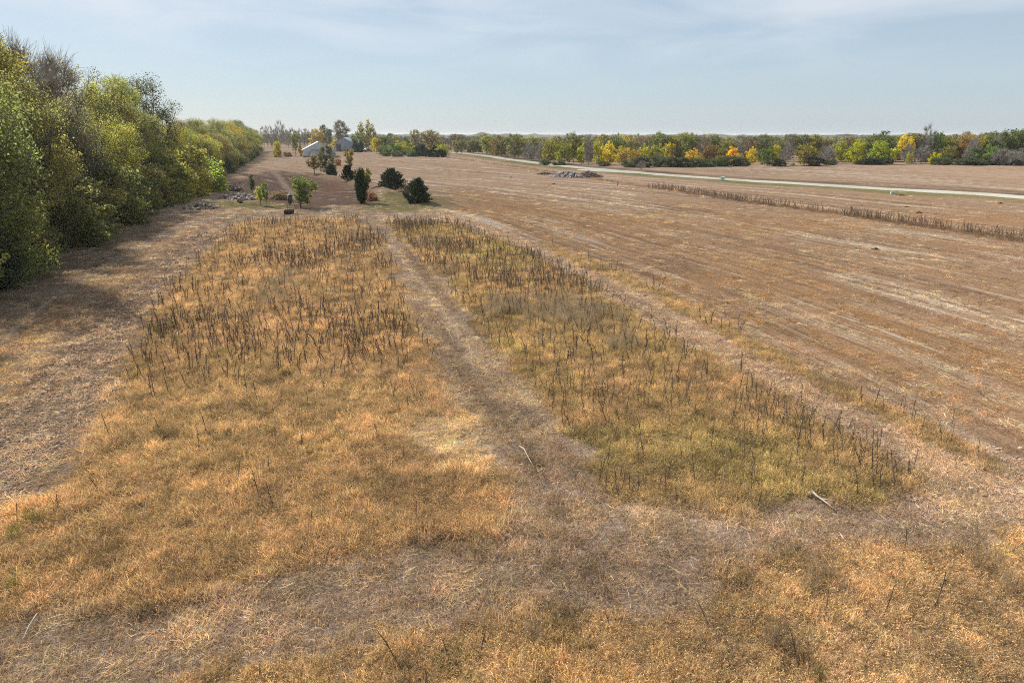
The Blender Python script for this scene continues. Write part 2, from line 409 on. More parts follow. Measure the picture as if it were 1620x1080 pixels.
def ground_colour(x, y, Z, fine=True):
    n = len(x)
    c = np.tile(K_M, (n, 1))
    def over(c, k, m):
        m = np.asarray(m)[:, None]; return c * (1 - m) + k * m
    n1 = fbm(x, y, 9, 51, 4); n2 = fbm(x, y, 2.2, 61, 3); n3 = fbm(x, y, 40, 71, 3)
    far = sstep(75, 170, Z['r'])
    c = over(c, K_M * 0.88, sstep(0.5, 0.72, n1))
    c = over(c, K_PALE * 0.8, sstep(0.56, 0.75, n2) * 0.45)
    c = over(c, C3(.42, .285, .185), Z['L']); c = over(c, C3(.40, .245, .165), Z['L'] * sstep(.48, .62, n1) * .7)
    clodz = Z['L'] * (1 - sstep(1.2, 2.6, np.abs(Z['lane'] + wob(x, y, .8, 3.0, 48)) )); Z['clod'] = clodz
    c = over(c, K_L * C3(.98, 1.0, 1.06), clodz)
    q1 = fbm(Z['mrow'] * 14, Z['mal'] * .35, 12, 181, 3); q2 = fbm(Z['mrow'] * 16, Z['mal'] * .4, 12, 191, 3)
    c = over(c, C3(.49, .345, .26), (Z['lane'] > 8) * .8)
    c = over(c, C3(.55, .43, .34), .75 * sstep(.50, .66, q1) * .85 * (1 - .7 * Z['clod']) * (1 - .6 * Z['L'])); c = over(c, K_SOIL * 1.3, sstep(.54, .72, q2) * .5 * (1 - .5 * Z['clod']))
    for w0 in (-.85, .85):                           # the two wheel ruts of each lane
        c = over(c, K_SOIL * 1.7, (1 - sstep(.12, .34, np.abs(Z['lane'] * np.sign(Z['mrow'] - 40 * np.round(Z['mrow'] / 40)) - w0))) * sstep(.35, .55, q1) * .25)
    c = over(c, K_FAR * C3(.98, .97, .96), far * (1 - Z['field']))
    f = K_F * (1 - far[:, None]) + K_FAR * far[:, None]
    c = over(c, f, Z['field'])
    # streaks that follow the cultivation lines of the field
    rr, aa = Z['row'], Z['al']
    s1 = fbm(rr * 13, aa * .4, 18, 81, 3); s2 = fbm(rr * 14, aa * 0.3, 12, 91, 3); s3 = fbm(rr, aa * 0.35, 9, 95, 3)
    c = over(c, K_FPALE, Z['field'] * sstep(0.51, 0.64, s1) * sstep(0.37, 0.55, s3) * sstep(.36, .55, fbm(rr * 22, aa, 7, 98, 3)) * 0.95)
    c = over(c, K_SOIL * 1.3, Z['field'] * sstep(0.56, 0.72, s2) * 0.75)
    c = over(c, K_F * np.array([1.0, .86, .72]), Z['field'] * sstep(0.5, 0.7, n1) * 0.5 * (1 - far))
    c = over(c, K_FAR * np.array([1.06, 1.05, 1.1]), sstep(0.52, 0.7, n3) * far * 0.6)
    c = c * (1 + .30 * far * (1 - sstep(15, 60, x)) * (1 - Z['basin']))[:, None]        # far ground on the left, by the barns, is made paler
    band = np.abs(rr - 1.3 - 0.8 * (n1 - .5)); s4 = fbm(rr * 22, aa, 7, 99, 3); c = over(c, K_FPALE * 1.05, Z['field'] * (1 - sstep(0.3, 1.1, band)) * 0.8 * sstep(0.42, 0.58, s4))
    c = over(c, C3(.40, .235, .115), Z['field'] * sstep(.5, .68, fbm(rr * 1.5, aa * .6, 11, 97, 3)) * .65 * (1 - far))
    c = over(c, K_A, Z['A']); c = over(c, K_A * C3(.80, .82, .88), Z['A'] * sstep(.5, .68, n1) * .55); c = over(c, K_B * 1.05, Z['A'] * sstep(.52, .7, fbm(x, y, 6, 77, 3)) * .45)
    c = over(c, K_B, Z['B']); c = over(c, K_A, Z['B'] * sstep(.5, .66, n1) * .8); c = over(c, K_B * C3(.92, 1.05, .85), Z['B'] * sstep(.52, .7, fbm(x, y, 5, 78, 3)) * .5)
    c = over(c, K_C, Z['C'])
    c = over(c, K_D, Z['D']); c = over(c, K_PALE * .85, Z['D'] * sstep(.5, .72, n1) * .55); c = over(c, K_D * .93, Z['D'] * sstep(.54, .74, fbm(x, y, 3.3, 79, 3)) * .6)
    c = over(c, K_PALE, Z['pale'] * .85)
    c = over(c, K_BASIN, Z['basin']); c = over(c, K_BASIN * C3(1.45, 1.15, .95), Z['basin'] * sstep(.5, .68, n1) * .6)
    c = over(c, C3(.24, .13, .085), Z['scarp'] * sstep(.38, .55, n1 + .1) * .8); c = over(c, C3(.46, .33, .225), Z['rim'] * sstep(.3, .5, n1 + .1) * .85)
    c = over(c, C3(.44, .35, .28), Z['gully'] * .8)
    c = over(c, K_GREEN, Z['green'] * .9 * sstep(.25, .5, n1 + .1))
    c = over(c, K_SOIL * 1.6, Z['strip'] * .6)
    near_side = (Z['ro'] < 0)  # verge on the camera's side of the road is green, the far side brown
    vg = np.where(near_side[:, None], K_VERGE, K_VERGE2)
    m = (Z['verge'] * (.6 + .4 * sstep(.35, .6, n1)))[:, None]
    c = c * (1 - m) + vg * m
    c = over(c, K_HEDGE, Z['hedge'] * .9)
    return np.clip(c * (0.86 + 0.28 * n2)[:, None], 0.01, 0.8)

# ------------------------------------------------------------------ ground sheet
def build_ground():
    na = 470
    a = np.concatenate([np.linspace(-52, 52, na), np.linspace(58, 302, 26)]) * math.pi / 180
    r = 2.5 * np.exp(np.linspace(0, math.log(6000 / 2.5), 900))
    A, Rr = np.meshgrid(a, r)
    x = (Rr * np.sin(A)).ravel(); y = (Rr * np.cos(A)).ravel()
    z = terrain(x, y)
    nc = len(a); nr = len(r)
    i = np.arange(nr - 1)[:, None] * nc + np.arange(nc)[None, :]
    j = np.arange(nr - 1)[:, None] * nc + (np.arange(nc)[None, :] + 1) % nc
    f = np.stack([i, i + nc, j + nc, j], -1).reshape(-1, 4)[:, ::-1]
    Z = zones(x, y)
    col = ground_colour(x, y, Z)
    # ruts along the mown lane, the tracks beside it and shallow cultivation furrows
    z = z - 0.05 * Z['L'] * (fbm(x, y, 0.9, 14, 2) - .5) * 2
    z = z + 0.05 * Z['field'] * (fbm(Z['row'] * 5, Z['al'], 5, 15, 2) - .5) * 2 * (1 - sstep(80, 160, Z['r']))
    v = np.stack([x, y, z], 1)
    v = np.vstack([v, [[0, 0, float(terrain(0.0, 0.0))]]])
    me = mesh_np('ground', v, f, None, True)
    ctr = len(v) - 1
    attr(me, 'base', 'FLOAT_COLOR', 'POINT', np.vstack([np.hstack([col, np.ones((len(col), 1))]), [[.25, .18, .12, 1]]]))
    attr(me, 'row', 'FLOAT', 'POINT', np.append(Z['mrow'], 0)); attr(me, 'along', 'FLOAT', 'POINT', np.append(Z['mal'], 0))
    attr(me, 'field', 'FLOAT', 'POINT', np.append(np.clip(Z['field'] + .8 * (1 - Z['A']) * (1 - Z['B']) * (1 - Z['C']) * (1 - Z['D']) * (1 - Z['basin']) * (1 - Z['field']) * (1 - sstep(50, 75, Z['r'])), 0, 1), 0))
    attr(me, 'mown', 'FLOAT', 'POINT', np.append(np.clip(Z['clod'] * 1.2 + Z['field'] * .35 + .45 * (1 - Z['field']), 0, 1), 0))
    m, nt, out = new_mat('field_ground')
    base = N(nt, 'ShaderNodeAttribute', attribute_name='base').outputs['Color']
    rowa = N(nt, 'ShaderNodeAttribute', attribute_name='row').outputs['Fac']
    alng = N(nt, 'ShaderNodeAttribute', attribute_name='along').outputs['Fac']
    fld = N(nt, 'ShaderNodeAttribute', attribute_name='field').outputs['Fac']
    pos = N(nt, 'ShaderNodeNewGeometry').outputs['Position']
    f1 = noise(nt, pos, 7.0, 6, 0.72, 0.4)
    f2 = noise(nt, pos, 1.1, 5, 0.65)
    f3 = noise(nt, pos, 26.0, 3, 0.7)
    vec = N(nt, 'ShaderNodeCombineXYZ', {0: mth(nt, 'MULTIPLY', rowa, 1.8), 1: mth(nt, 'MULTIPLY', alng, 0.06)}).outputs[0]
    st = noise(nt, vec, 1.0, 6, 0.68, 0.3)
    vec2 = N(nt, 'ShaderNodeCombineXYZ', {0: mth(nt, 'MULTIPLY', rowa, 5.5), 1: mth(nt, 'MULTIPLY', alng, 0.16)}).outputs[0]
    st2 = noise(nt, vec2, 1.0, 5, 0.7, 0.2)
    mw = N(nt, 'ShaderNodeAttribute', attribute_name='mown').outputs['Fac']
    c = mixc(nt, mrange(nt, f1, 0.32, 0.54, 0.85, 0.0), base, mixc(nt, 1.0, base, (0.40, 0.36, 0.34), 'MULTIPLY'))
    c = mixc(nt, mrange(nt, f1, 0.54, 0.74, 0.0, 0.7), c, mixc(nt, 1.0, base, (1.45, 1.45, 1.5), 'MULTIPLY'))
    c = mixc(nt, mrange(nt, f3, 0.40, 0.56, 0.45, 0.0), c, mixc(nt, 1.0, base, (0.45, 0.42, 0.40), 'MULTIPLY'))
    c = mixc(nt, mrange(nt, f2, 0.35, 0.7, 0.25, 0.0), c, mixc(nt, 1.0, base, (0.66, 0.6, 0.55), 'MULTIPLY'))
    c = mixc(nt, mth(nt, 'MULTIPLY', fld, mrange(nt, st, 0.54, 0.68, 0.0, 0.8)), c, (0.53, 0.45, 0.36))
    c = mixc(nt, mth(nt, 'MULTIPLY', fld, mrange(nt, st, 0.33, 0.46, 0.8, 0.0)), c, (0.12, 0.075, 0.048))
    c = mixc(nt, mth(nt, 'MULTIPLY', fld, mrange(nt, st2, 0.36, 0.48, 0.65, 0.0)), c, (0.13, 0.08, 0.05))
    vw = N(nt, 'ShaderNodeTexVoronoi', {'Vector': pos, 'Scale': 4.2, 'Randomness': 1.0}, feature='F1').outputs['Distance']
    clod = mth(nt, 'MULTIPLY', mw, mrange(nt, mth(nt, 'ADD', vw, mth(nt, 'MULTIPLY', f1, .5)), 0.50, 0.74, 0.0, 0.85))
    c = mixc(nt, clod, c, (0.15, 0.105, 0.078))
    b = N(nt, 'ShaderNodeBsdfDiffuse', {'Color': c, 'Roughness': 0.9})
    hgt = mth(nt, 'ADD', mth(nt, 'MULTIPLY', f1, 0.10), mth(nt, 'ADD', mth(nt, 'MULTIPLY', f3, 0.03), mth(nt, 'MULTIPLY', mth(nt, 'MULTIPLY', fld, st2), 0.12)))
    bp = N(nt, 'ShaderNodeBump', {'Height': hgt, 'Strength': 0.9, 'Distance': 1.0})
    nt.links.new(bp.outputs[0], b.inputs['Normal'])
    nt.links.new(b.outputs[0], out.inputs['Surface'])
    me.materials.append(m)
    o = part('ground', me)
    tag(o, 'brown dry grass and mown stubble covering the gently rolling fields', 'ground', None, 'structure')
    return o
build_ground()

# road: a crowned gravel ribbon with ragged edges, 4 mm and more above the verge
def build_road():
    m, nt, out = new_mat('pale_gravel')
    pos = N(nt, 'ShaderNodeNewGeometry').outputs['Position']
    f = noise(nt, pos, 1.5, 6, 0.7); g = noise(nt, pos, 0.12, 3, 0.6)
    c = mixc(nt, mrange(nt, f, 0.3, 0.7), (0.34, 0.33, 0.275), (0.45, 0.44, 0.375))
    c = mixc(nt, mrange(nt, g, 0.4, 0.65, 0.0, 0.35), c, (0.27, 0.24, 0.18))
    b = N(nt, 'ShaderNodeBsdfDiffuse', {'Color': c, 'Roughness': 0.8}); nt.links.new(b.outputs[0], out.inputs['Surface'])
    pts = []
    for a, b_ in zip(ROAD[:-1], ROAD[1:]):
        k = max(1, int(np.hypot(*(b_ - a)) / 3)); pts += [a + (b_ - a) * t / k for t in range(k)]
    pts = np.array(pts); tn = np.gradient(pts, axis=0); tn /= np.linalg.norm(tn, axis=1)[:, None]
    nr = np.stack([tn[:, 1], -tn[:, 0]], 1)
    V = []; cols = (-2.7, -2.1, 0, 2.1, 2.7); hh = (-0.12, 0.08, 0.14, 0.08, -0.12)
    for k, (cw, h) in enumerate(zip(cols, hh)):
        jit = 0 if abs(cw) < 2 else (rng.random(len(pts)) - .5) * 0.9
        q = pts + nr * (cw + jit * np.ones(len(pts)))[:, None]
        V.append(np.column_stack([q, terrain(q[:, 0], q[:, 1]) * 0 + terrain(pts[:, 0], pts[:, 1]) + h]))
    n = len(pts); V = np.concatenate(V)
    i = np.arange(n - 1); f = np.concatenate([np.stack([k * n + i, (k + 1) * n + i, (k + 1) * n + i + 1, k * n + i + 1], 1) for k in range(4)])
    tag(part('gravel_road', mesh_np('gravel_road', V, f, m, True)), 'pale gravel road crossing between the two fields', 'road', None, 'structure')
    # gravel apron where the lane meets the road
    ctr = at(962, 270); k = 40; ring = []
    for t in range(k):
        a = 2 * math.pi * t / k; rr = 1 + 0.12 * math.sin(3 * a + 1) + 0.06 * random.random()
        u, w = math.cos(a) * 13 * rr, math.sin(a) * 4.2 * rr
        x, y = ctr[0] + u * 0.62 + w * 0.6, ctr[1] - 3 + -u * 0.72 + w * 0.6
        ring.append((x, y, float(terrain(x, y)) + 0.03))
    mb = MB(); mb.v = ring + [(ctr[0], ctr[1] - 3, float(terrain(ctr[0], ctr[1] - 3)) + 0.17)]
    mb.f = [(t, (t + 1) % k, k) for t in range(k)]
    tag(part('gravel_apron', mb.mesh('gravel_apron', m, True)), 'pale gravel turnout beside the road near the rubble heap', 'gravel', None, 'structure')
build_road()

# ------------------------------------------------------------------ vegetation generators
def rot_rand(n, g): 
    v = g.normal(size=(n, 3)); return v / np.linalg.norm(v, axis=1)[:, None]
def leaf_quads(c, size, g, up=0.25, outward=None, aspect=0.6):
    """rhombic leaves at points c; returns verts, faces"""
    n = len(c)
    nrm = rot_rand(n, g); nrm[:, 2] += up
    if outward is not None: nrm += outward * 0.5
    nrm /= np.linalg.norm(nrm, axis=1)[:, None]
    t = np.cross(nrm, rot_rand(n, g)); t /= np.linalg.norm(t, axis=1)[:, None] + 1e-9
    b = np.cross(nrm, t)
    s = (size * g.uniform(0.6, 1.35, n))[:, None]
    bend = nrm * s * g.uniform(-.25, .25, (n, 1))
    v = np.stack([c - t * s, c + b * s * aspect + bend, c + t * s, c - b * s * aspect + bend], 1).reshape(-1, 3)
    return v, np.arange(4 * n).reshape(-1, 4)
def tree_meshes(name, seed, height=1.0, radius=0.3, low=0.15, nclus=70, nleaf=120, leaf=0.02, cs=0.09, bark=None, trunk_r=0.018, trunks=1, twigs=6, twig_len=0.09,
                shape='round', fill=0.75, leafmat=None, twig_w=0.0022, tip_only=False):
    """unit-height tree: (trunk mesh with limbs and twigs, crown mesh of leaves)"""
    g = np.random.default_rng(seed)
    lobes = [(g.normal(0, radius * .38), g.normal(0, radius * .38), g.uniform(low + .28, .82), g.uniform(.55, .8)) for _ in range(6)]
    cl = []
    while len(cl) < nclus:
        p = np.array([g.uniform(-1, 1), g.uniform(-1, 1), g.uniform(0, 1)])
        z = low + p[2] * (1 - low)
        t = p[2]
        if shape == 'round': env = math.sin(math.pi * min(1, (t * .93 + .07)) ** .75) ** .6
        elif shape == 'dense': env = (1 - max(0, t - .45) / .55 * .0) * math.sqrt(max(0, 1 - max(0, (t - .35) / .65) ** 2.2)) * (.86 + .14 * t)
        elif shape == 'cone': env = (1 - t) ** .75 * (.75 + .25 * min(1, t * 6))
        elif shape == 'vase': env = .3 + .8 * t if t < .8 else .94 * math.sqrt(max(0, 1 - ((t - .8) / .21) ** 2))
        else: env = .55 + .3 * math.sin(math.pi * t)
        rr = math.hypot(p[0], p[1])
        ang = math.atan2(p[1], p[0])
        wob_ = 1 + .22 * math.sin(2 * ang + seed) + .16 * math.sin(3 * ang + 5 * t + seed * 2.3) + .12 * math.sin(9 * t + seed)
        lim = env * wob_
        if rr > lim: continue
        if rr < lim * fill * g.random() ** .5 and t < .9: continue
        cl.append((p[0] * radius, p[1] * radius, z))
    cl = np.array(cl)
    mb = MB(); bases = []
    for k in range(trunks):
        a = g.uniform(0, 2 * math.pi); sp = 0.0 if trunks == 1 else radius * .28
        top = .72 if shape != 'cone' else .97
        lean = g.normal(0, .05, 2) + np.array([math.cos(a), math.sin(a)]) * (0 if trunks == 1 else radius * .5)
        pts = []; rs = []
        for i in range(7):
            t = i / 6
            pts.append((math.cos(a) * sp * .3 + lean[0] * t ** 1.3 + g.normal(0, .006) * (i > 0), math.sin(a) * sp * .3 + lean[1] * t ** 1.3 + g.normal(0, .006) * (i > 0), t * top - (.02 if i == 0 else 0)))
            rs.append(trunk_r * (1.25 if i == 0 else 1) * (1 - .82 * t))
        mb.tube(pts, rs, 7); bases.append(np.array(pts))
    tw_o, tw_d = [], []
    for c in cl:
        tb = bases[g.integers(len(bases))]
        zz = min(c[2] * .72, tb[-1][2] * .98) * g.uniform(.55, 1.0)
        i = np.argmin(np.abs(tb[:, 2] - zz)); s0 = tb[i]
        d = c - s0; L = np.linalg.norm(d)
        m1 = s0 + d * .4 + np.array([0, 0, .05 * L]) + g.normal(0, .04 * L, 3); m2 = s0 + d * .75 + g.normal(0, .03 * L, 3) + np.array([0, 0, .03 * L])
        r0 = trunk_r * .34
        mb.tube([s0, m1, m2, c], [r0, r0 * .62, r0 * .38, r0 * .16], 4, False)
        out = np.array([c[0], c[1], (c[2] - .45) * .7]); out /= np.linalg.norm(out) + 1e-6
        for _ in range(twigs):
            dd = out * .7 + rot_rand(1, g)[0] * .9 + np.array([0, 0, .45]); dd /= np.linalg.norm(dd)
            tw_o.append(m2 + (c - m2) * g.uniform(.2, 1)); tw_d.append(dd * twig_len * g.uniform(.5, 1.5))
    v = list(mb.v); f3 = []
    me_v = np.array(mb.v); quads = [q for q in mb.f if len(q) == 4]
    vs = [me_v]; fs = [np.array(quads)]
    if twigs:
        o_, d_ = np.array(tw_o), np.array(tw_d)
        side = np.cross(d_, rot_rand(len(d_), g)); side /= np.linalg.norm(side, axis=1)[:, None] + 1e-9; side *= twig_w
        side2 = np.cross(d_, side); side2 /= np.linalg.norm(side2, axis=1)[:, None] + 1e-9; side2 *= twig_w
        for sd in (side, side2):
            mid = o_ + d_ * .5 + rot_rand(len(d_), g) * twig_len * .12
            q = np.stack([o_ - sd, o_ + sd, mid + sd * .7, mid - sd * .7], 1).reshape(-1, 3)
            q2 = np.stack([mid - sd * .7, mid + sd * .7, o_ + d_ + sd * .25, o_ + d_ - sd * .25], 1).reshape(-1, 3)
            for qq in (q, q2):
                b = sum(len(a) for a in vs); vs.append(qq); fs.append(np.arange(len(qq)).reshape(-1, 4) + b)
    V = np.vstack(vs); F = np.vstack(fs)
    trunk = mesh_np(name + '_trunk', V, F, bark or M_bark, False)
    crown = None
    if nleaf:
        n = nclus * nleaf
        ci = np.repeat(np.arange(nclus), nleaf)
        off = rot_rand(n, g) * (cs * g.random(n) ** .45)[:, None] * np.array([1.05, 1.05, .85])
        csz = g.uniform(.65, 1.3, nclus)
        pos = cl[ci] + off * csz[ci][:, None]
        pos[:, 2] = np.maximum(pos[:, 2], .012)
        outw = pos - np.array([0, 0, .45]); outw /= np.linalg.norm(outw, axis=1)[:, None] + 1e-9
        lv, lf = leaf_quads(pos, leaf, g, .25, outw)
        crown = mesh_np(name + '_crown', lv, lf, leafmat or M_leaf)
        var = np.zeros((n, 4)); var[:, 0] = g.random(n)
        cv = np.clip(g.normal(.52, .24, nclus) , 0, 1)
        var[:, 1] = np.clip(cv[ci] + g.normal(0, .2, n), 0, 1); var[:, 3] = 1
        attr(crown, 'var', 'FLOAT_COLOR', 'FACE', var)
    return trunk, crown
def cedar_meshes(name, seed, radius=.45, shape='cone', n=5200, size=.05):
    """juniper: upswept sprays of scale foliage on a dense, ragged body"""
    g = np.random.default_rng(seed)
    mb = MB(); mb.tube([(0, 0, -.02), (.005, 0, .5), (0, .004, .93)], [.035, .02, .004], 6)
    trunk = mb.mesh(name + '_trunk', M_bark)
    ns = 105 if shape != 'column' else 120
    P, D, S = [], [], []
    for k in range(ns):
        t = g.random() ** .9
        a = g.uniform(0, 2 * math.pi)
        if shape == 'cone': env = (1 - t) ** .5 * (.80 + .2 * min(1, t * 4)) * .92
        elif shape == 'ball': env = math.sqrt(max(0, 1 - (t * 1.05 - .12) ** 2)) * (.85 if t < .12 else 1) * (1 - .45 * t)
        else: env = math.sin(math.pi * (.12 + .84 * t)) ** 1.1
        env *= 1 + .2 * math.sin(3 * a + seed + 4 * t) + g.normal(0, .15)
        d = np.array([math.cos(a), math.sin(a), .7 + .9 * t]); d /= np.linalg.norm(d)
        L = .13 + .13 * g.random()
        env *= .84 + .3 * g.random(); tip = np.array([math.cos(a) * env * radius, math.sin(a) * env * radius, .05 + t * .93 + .05 * g.random()])
        P.append(tip - d * L); D.append(d * L); S.append(g.random())
    per = n // ns
    pos, ax, var = [], [], []
    for p, d, s in zip(P, D, S):
        u = g.random(per)
        r_ = g.normal(0, 1, (per, 3)) * (.055 * (1.1 - .75 * u))[:, None]
        pos.append(p + d * (u * 1.5)[:, None] - np.array([p[0], p[1], 0]) * (.25 * g.random(per))[:, None] + r_)
        dd = d / np.linalg.norm(d) + g.normal(0, .45, (per, 3)); ax.append(dd / np.linalg.norm(dd, axis=1)[:, None])
        vv = np.zeros((per, 4)); vv[:, 0] = g.random(per); vv[:, 1] = np.clip(s * .7 + g.normal(0, .12, per), 0, 1); vv[:, 3] = 1; var.append(vv)
    pos = np.vstack(pos); ax = np.vstack(ax); var = np.vstack(var)
    pos[:, 2] = np.maximum(pos[:, 2], .01)
    side = np.cross(ax, rot_rand(len(ax), g)); side /= np.linalg.norm(side, axis=1)[:, None]
    s = size * g.uniform(.6, 1.3, (len(pos), 1))
    v = np.stack([pos - ax * s, pos + side * s * .38, pos + ax * s, pos - side * s * .38], 1).reshape(-1, 3)
    crown = mesh_np(name + '_crown', v, np.arange(len(v)).reshape(-1, 4), M_needle)
    attr(crown, 'var', 'FLOAT_COLOR', 'FACE', var)
    return trunk, crown

# prototypes (unit height)
P = {}
for k in range(6):
    P['hedge', k] = tree_meshes('hedge_tree', 100 + k, radius=.36, low=.04, nclus=120, nleaf=265, leaf=.0066, cs=.098, trunk_r=.014, trunks=3, twigs=12, twig_len=.085, shape='dense', fill=.8, twig_w=.0011)
for k in range(3):
    P['hedgebare', k] = tree_meshes('hedge_bare', 130 + k, radius=.30, low=.12, nclus=150, nleaf=26, leaf=.0095, cs=.08, trunk_r=.013, trunks=3, twigs=30, twig_len=.11, shape='vase', fill=.6, bark=M_barkpale, twig_w=.0012)
for k in range(4):
    P['shrub', k] = tree_meshes('shrub', 160 + k, radius=.50, low=.0, nclus=70, nleaf=85, leaf=.026, cs=.15, trunk_r=.014, trunks=5, twigs=9, twig_len=.16, shape='dense', fill=.75, twig_w=.003)
for k in range(6):
    P['round', k] = tree_meshes('round_tree', 200 + k, leafmat=M_leaf_far, radius=.42, low=.10, nclus=62, nleaf=48, leaf=.026, cs=.11, trunk_r=.018, twigs=5, twig_len=.09, shape='round', fill=.7, twig_w=.0022)
for k in range(4):
    P['tall', k] = tree_meshes('tall_tree', 230 + k, leafmat=M_leaf_far, radius=.30, low=.15, nclus=60, nleaf=34, leaf=.022, cs=.085, trunk_r=.016, twigs=10, twig_len=.10, shape='vase', fill=.6, twig_w=.002)
for k in range(4):
    P['bare', k] = tree_meshes('bare_tree', 260 + k, leafmat=M_leaf_far, radius=.36, low=.12, nclus=70, nleaf=5, leaf=.016, cs=.10, trunk_r=.014, trunks=2, twigs=22, twig_len=.13, shape='round', fill=.6, bark=M_barkpale, twig_w=.0024)
for k in range(3):
    P['slim', k] = tree_meshes('slim_tree', 290 + k, radius=.15, low=.20, nclus=40, nleaf=9, leaf=.015, cs=.06, trunk_r=.010, twigs=14, twig_len=.08, shape='other', fill=.4, bark=M_bark, twig_w=.0020)
for k in range(4):
    P['cedar', k] = cedar_meshes('cedar', 320 + k, .50, 'cone', 7000, .042)
for k in range(2):
    P['cedarball', k] = cedar_meshes('cedar_ball', 340 + k, .56, 'ball', 5000, .055)
P['column', 0] = cedar_meshes('column_juniper', 360, .24, 'column', 9000, .030)
P['sapling', 0] = tree_meshes('sapling', 380, radius=.22, low=.35, nclus=34, nleaf=34, leaf=.032, cs=.10, trunk_r=.018, twigs=5, shape='round', fill=.5, twig_w=.004)
P['sapling', 1] = tree_meshes('sapling', 381, radius=.16, low=.30, nclus=34, nleaf=26, leaf=.030, cs=.08, trunk_r=.016, twigs=5, shape='other', fill=.4, twig_w=.004)
P['lean', 0] = tree_meshes('leaning_shrub', 390, radius=.40, low=.12, nclus=60, nleaf=80, leaf=.024, cs=.12, trunk_r=.02, trunks=4, twigs=7, twig_len=.12, shape='vase', fill=.6, twig_w=.004)
P['forked', 0] = tree_meshes('forked_tree', 395, leafmat=M_leaf_far, radius=.30, low=.40, nclus=36, nleaf=34, leaf=.022, cs=.06, trunk_r=.030, trunks=2, twigs=8, twig_len=.08, shape='vase', fill=.3, twig_w=.004)
P['airy', 0] = tree_meshes('airy_tree', 397, radius=.34, low=.18, nclus=70, nleaf=46, leaf=.018, cs=.08, trunk_r=.020, trunks=2, twigs=12, twig_len=.09, shape='round', fill=.5, twig_w=.0026)

G_, O_, YG, Y_, OR = (.098, .110, .048), (.122, .120, .054), (.168, .165, .056), (.36, .25, .022), (.34, .165, .028)
OB, GY, DG, LG, BR, DK = (.135, .124, .060), (.135, .128, .092), (.056, .076, .045), (.15, .175, .05), (.150, .100, .056), (.062, .070, .042)
BG = (.045, .070, .045)
CN = {G_: 'green', O_: 'olive', YG: 'yellow green', OB: 'brownish olive', GY: 'grey twiggy', DG: 'dark green', LG: 'lime green', BR: 'brown', DK: 'dark green'}
def jit(c, a=.14):
    k = random.uniform(1 - a, 1 + a); return tuple(max(.004, x * k * random.uniform(1 - a * .5, 1 + a * .5)) for x in c)
def plant(kind, var, loc, h, w=None, colour=G_, label='', cat='tree', group=None, name=None, rz=None, lean=(0, 0)):
    """one tree or bush: an Empty at its foot with trunk and crown"""
    tm, cm = P[kind, var]
    names = {'hedge': 'hedge_tree', 'hedgebare': 'hedge_tree', 'shrub': 'bush', 'round': 'tree', 'tall': 'tree', 'bare': 'bare_tree', 'slim': 'slender_tree',
             'cedar': 'cedar_tree', 'cedarball': 'cedar_bush', 'column': 'juniper_tree', 'sapling': 'sapling', 'lean': 'bush', 'forked': 'forked_tree', 'airy': 'tree'}
    o = empty(name or names[kind], (loc[0], loc[1], loc[2] - .03), random.uniform(0, 6.28) if rz is None else rz)
    o.rotation_euler[0], o.rotation_euler[1] = lean
    wf = h if w is None else w
    o.scale = (wf, wf, h)
    part('trunk', tm, o)
    if cm:
        c = part('crown', cm, o); c.color = (*jit(colour), 1)
    tag(o, label, cat, group)
    return o
R_OF = {'hedge': .36, 'hedgebare': .30, 'shrub': .50, 'round': .42, 'tall': .30, 'bare': .36, 'slim': .15, 'cedar': .50, 'cedarball': .56, 'column': .24, 'sapling': .22, 'lean': .40, 'forked': .30, 'airy': .34}
def plant_px(kind, var, px, base, top, wpx, colour, label, cat='tree', group=None, back=0.0, **k):
    """a tree by where its foot stands and how tall and wide it is; back pushes it further off keeping its apparent size"""
    p = at(px, base)
    d = ray(px, top); zt = CAM_H + d[2] / d[1] * p[1]
    h = zt - p[2]; w = size_at(p, wpx)
    if back:
        q = p[:2] * (1 + back / np.hypot(*p[:2])); zt = CAM_H + d[2] / d[1] * q[1]
        w *= np.hypot(*q) / np.hypot(*p[:2]); p = np.array([q[0], q[1], float(terrain(*q))]); h = zt - p[2]
    return plant(kind, var, p, h, w / (2 * R_OF[kind]) * 0.92, colour, label, cat, group, **k)

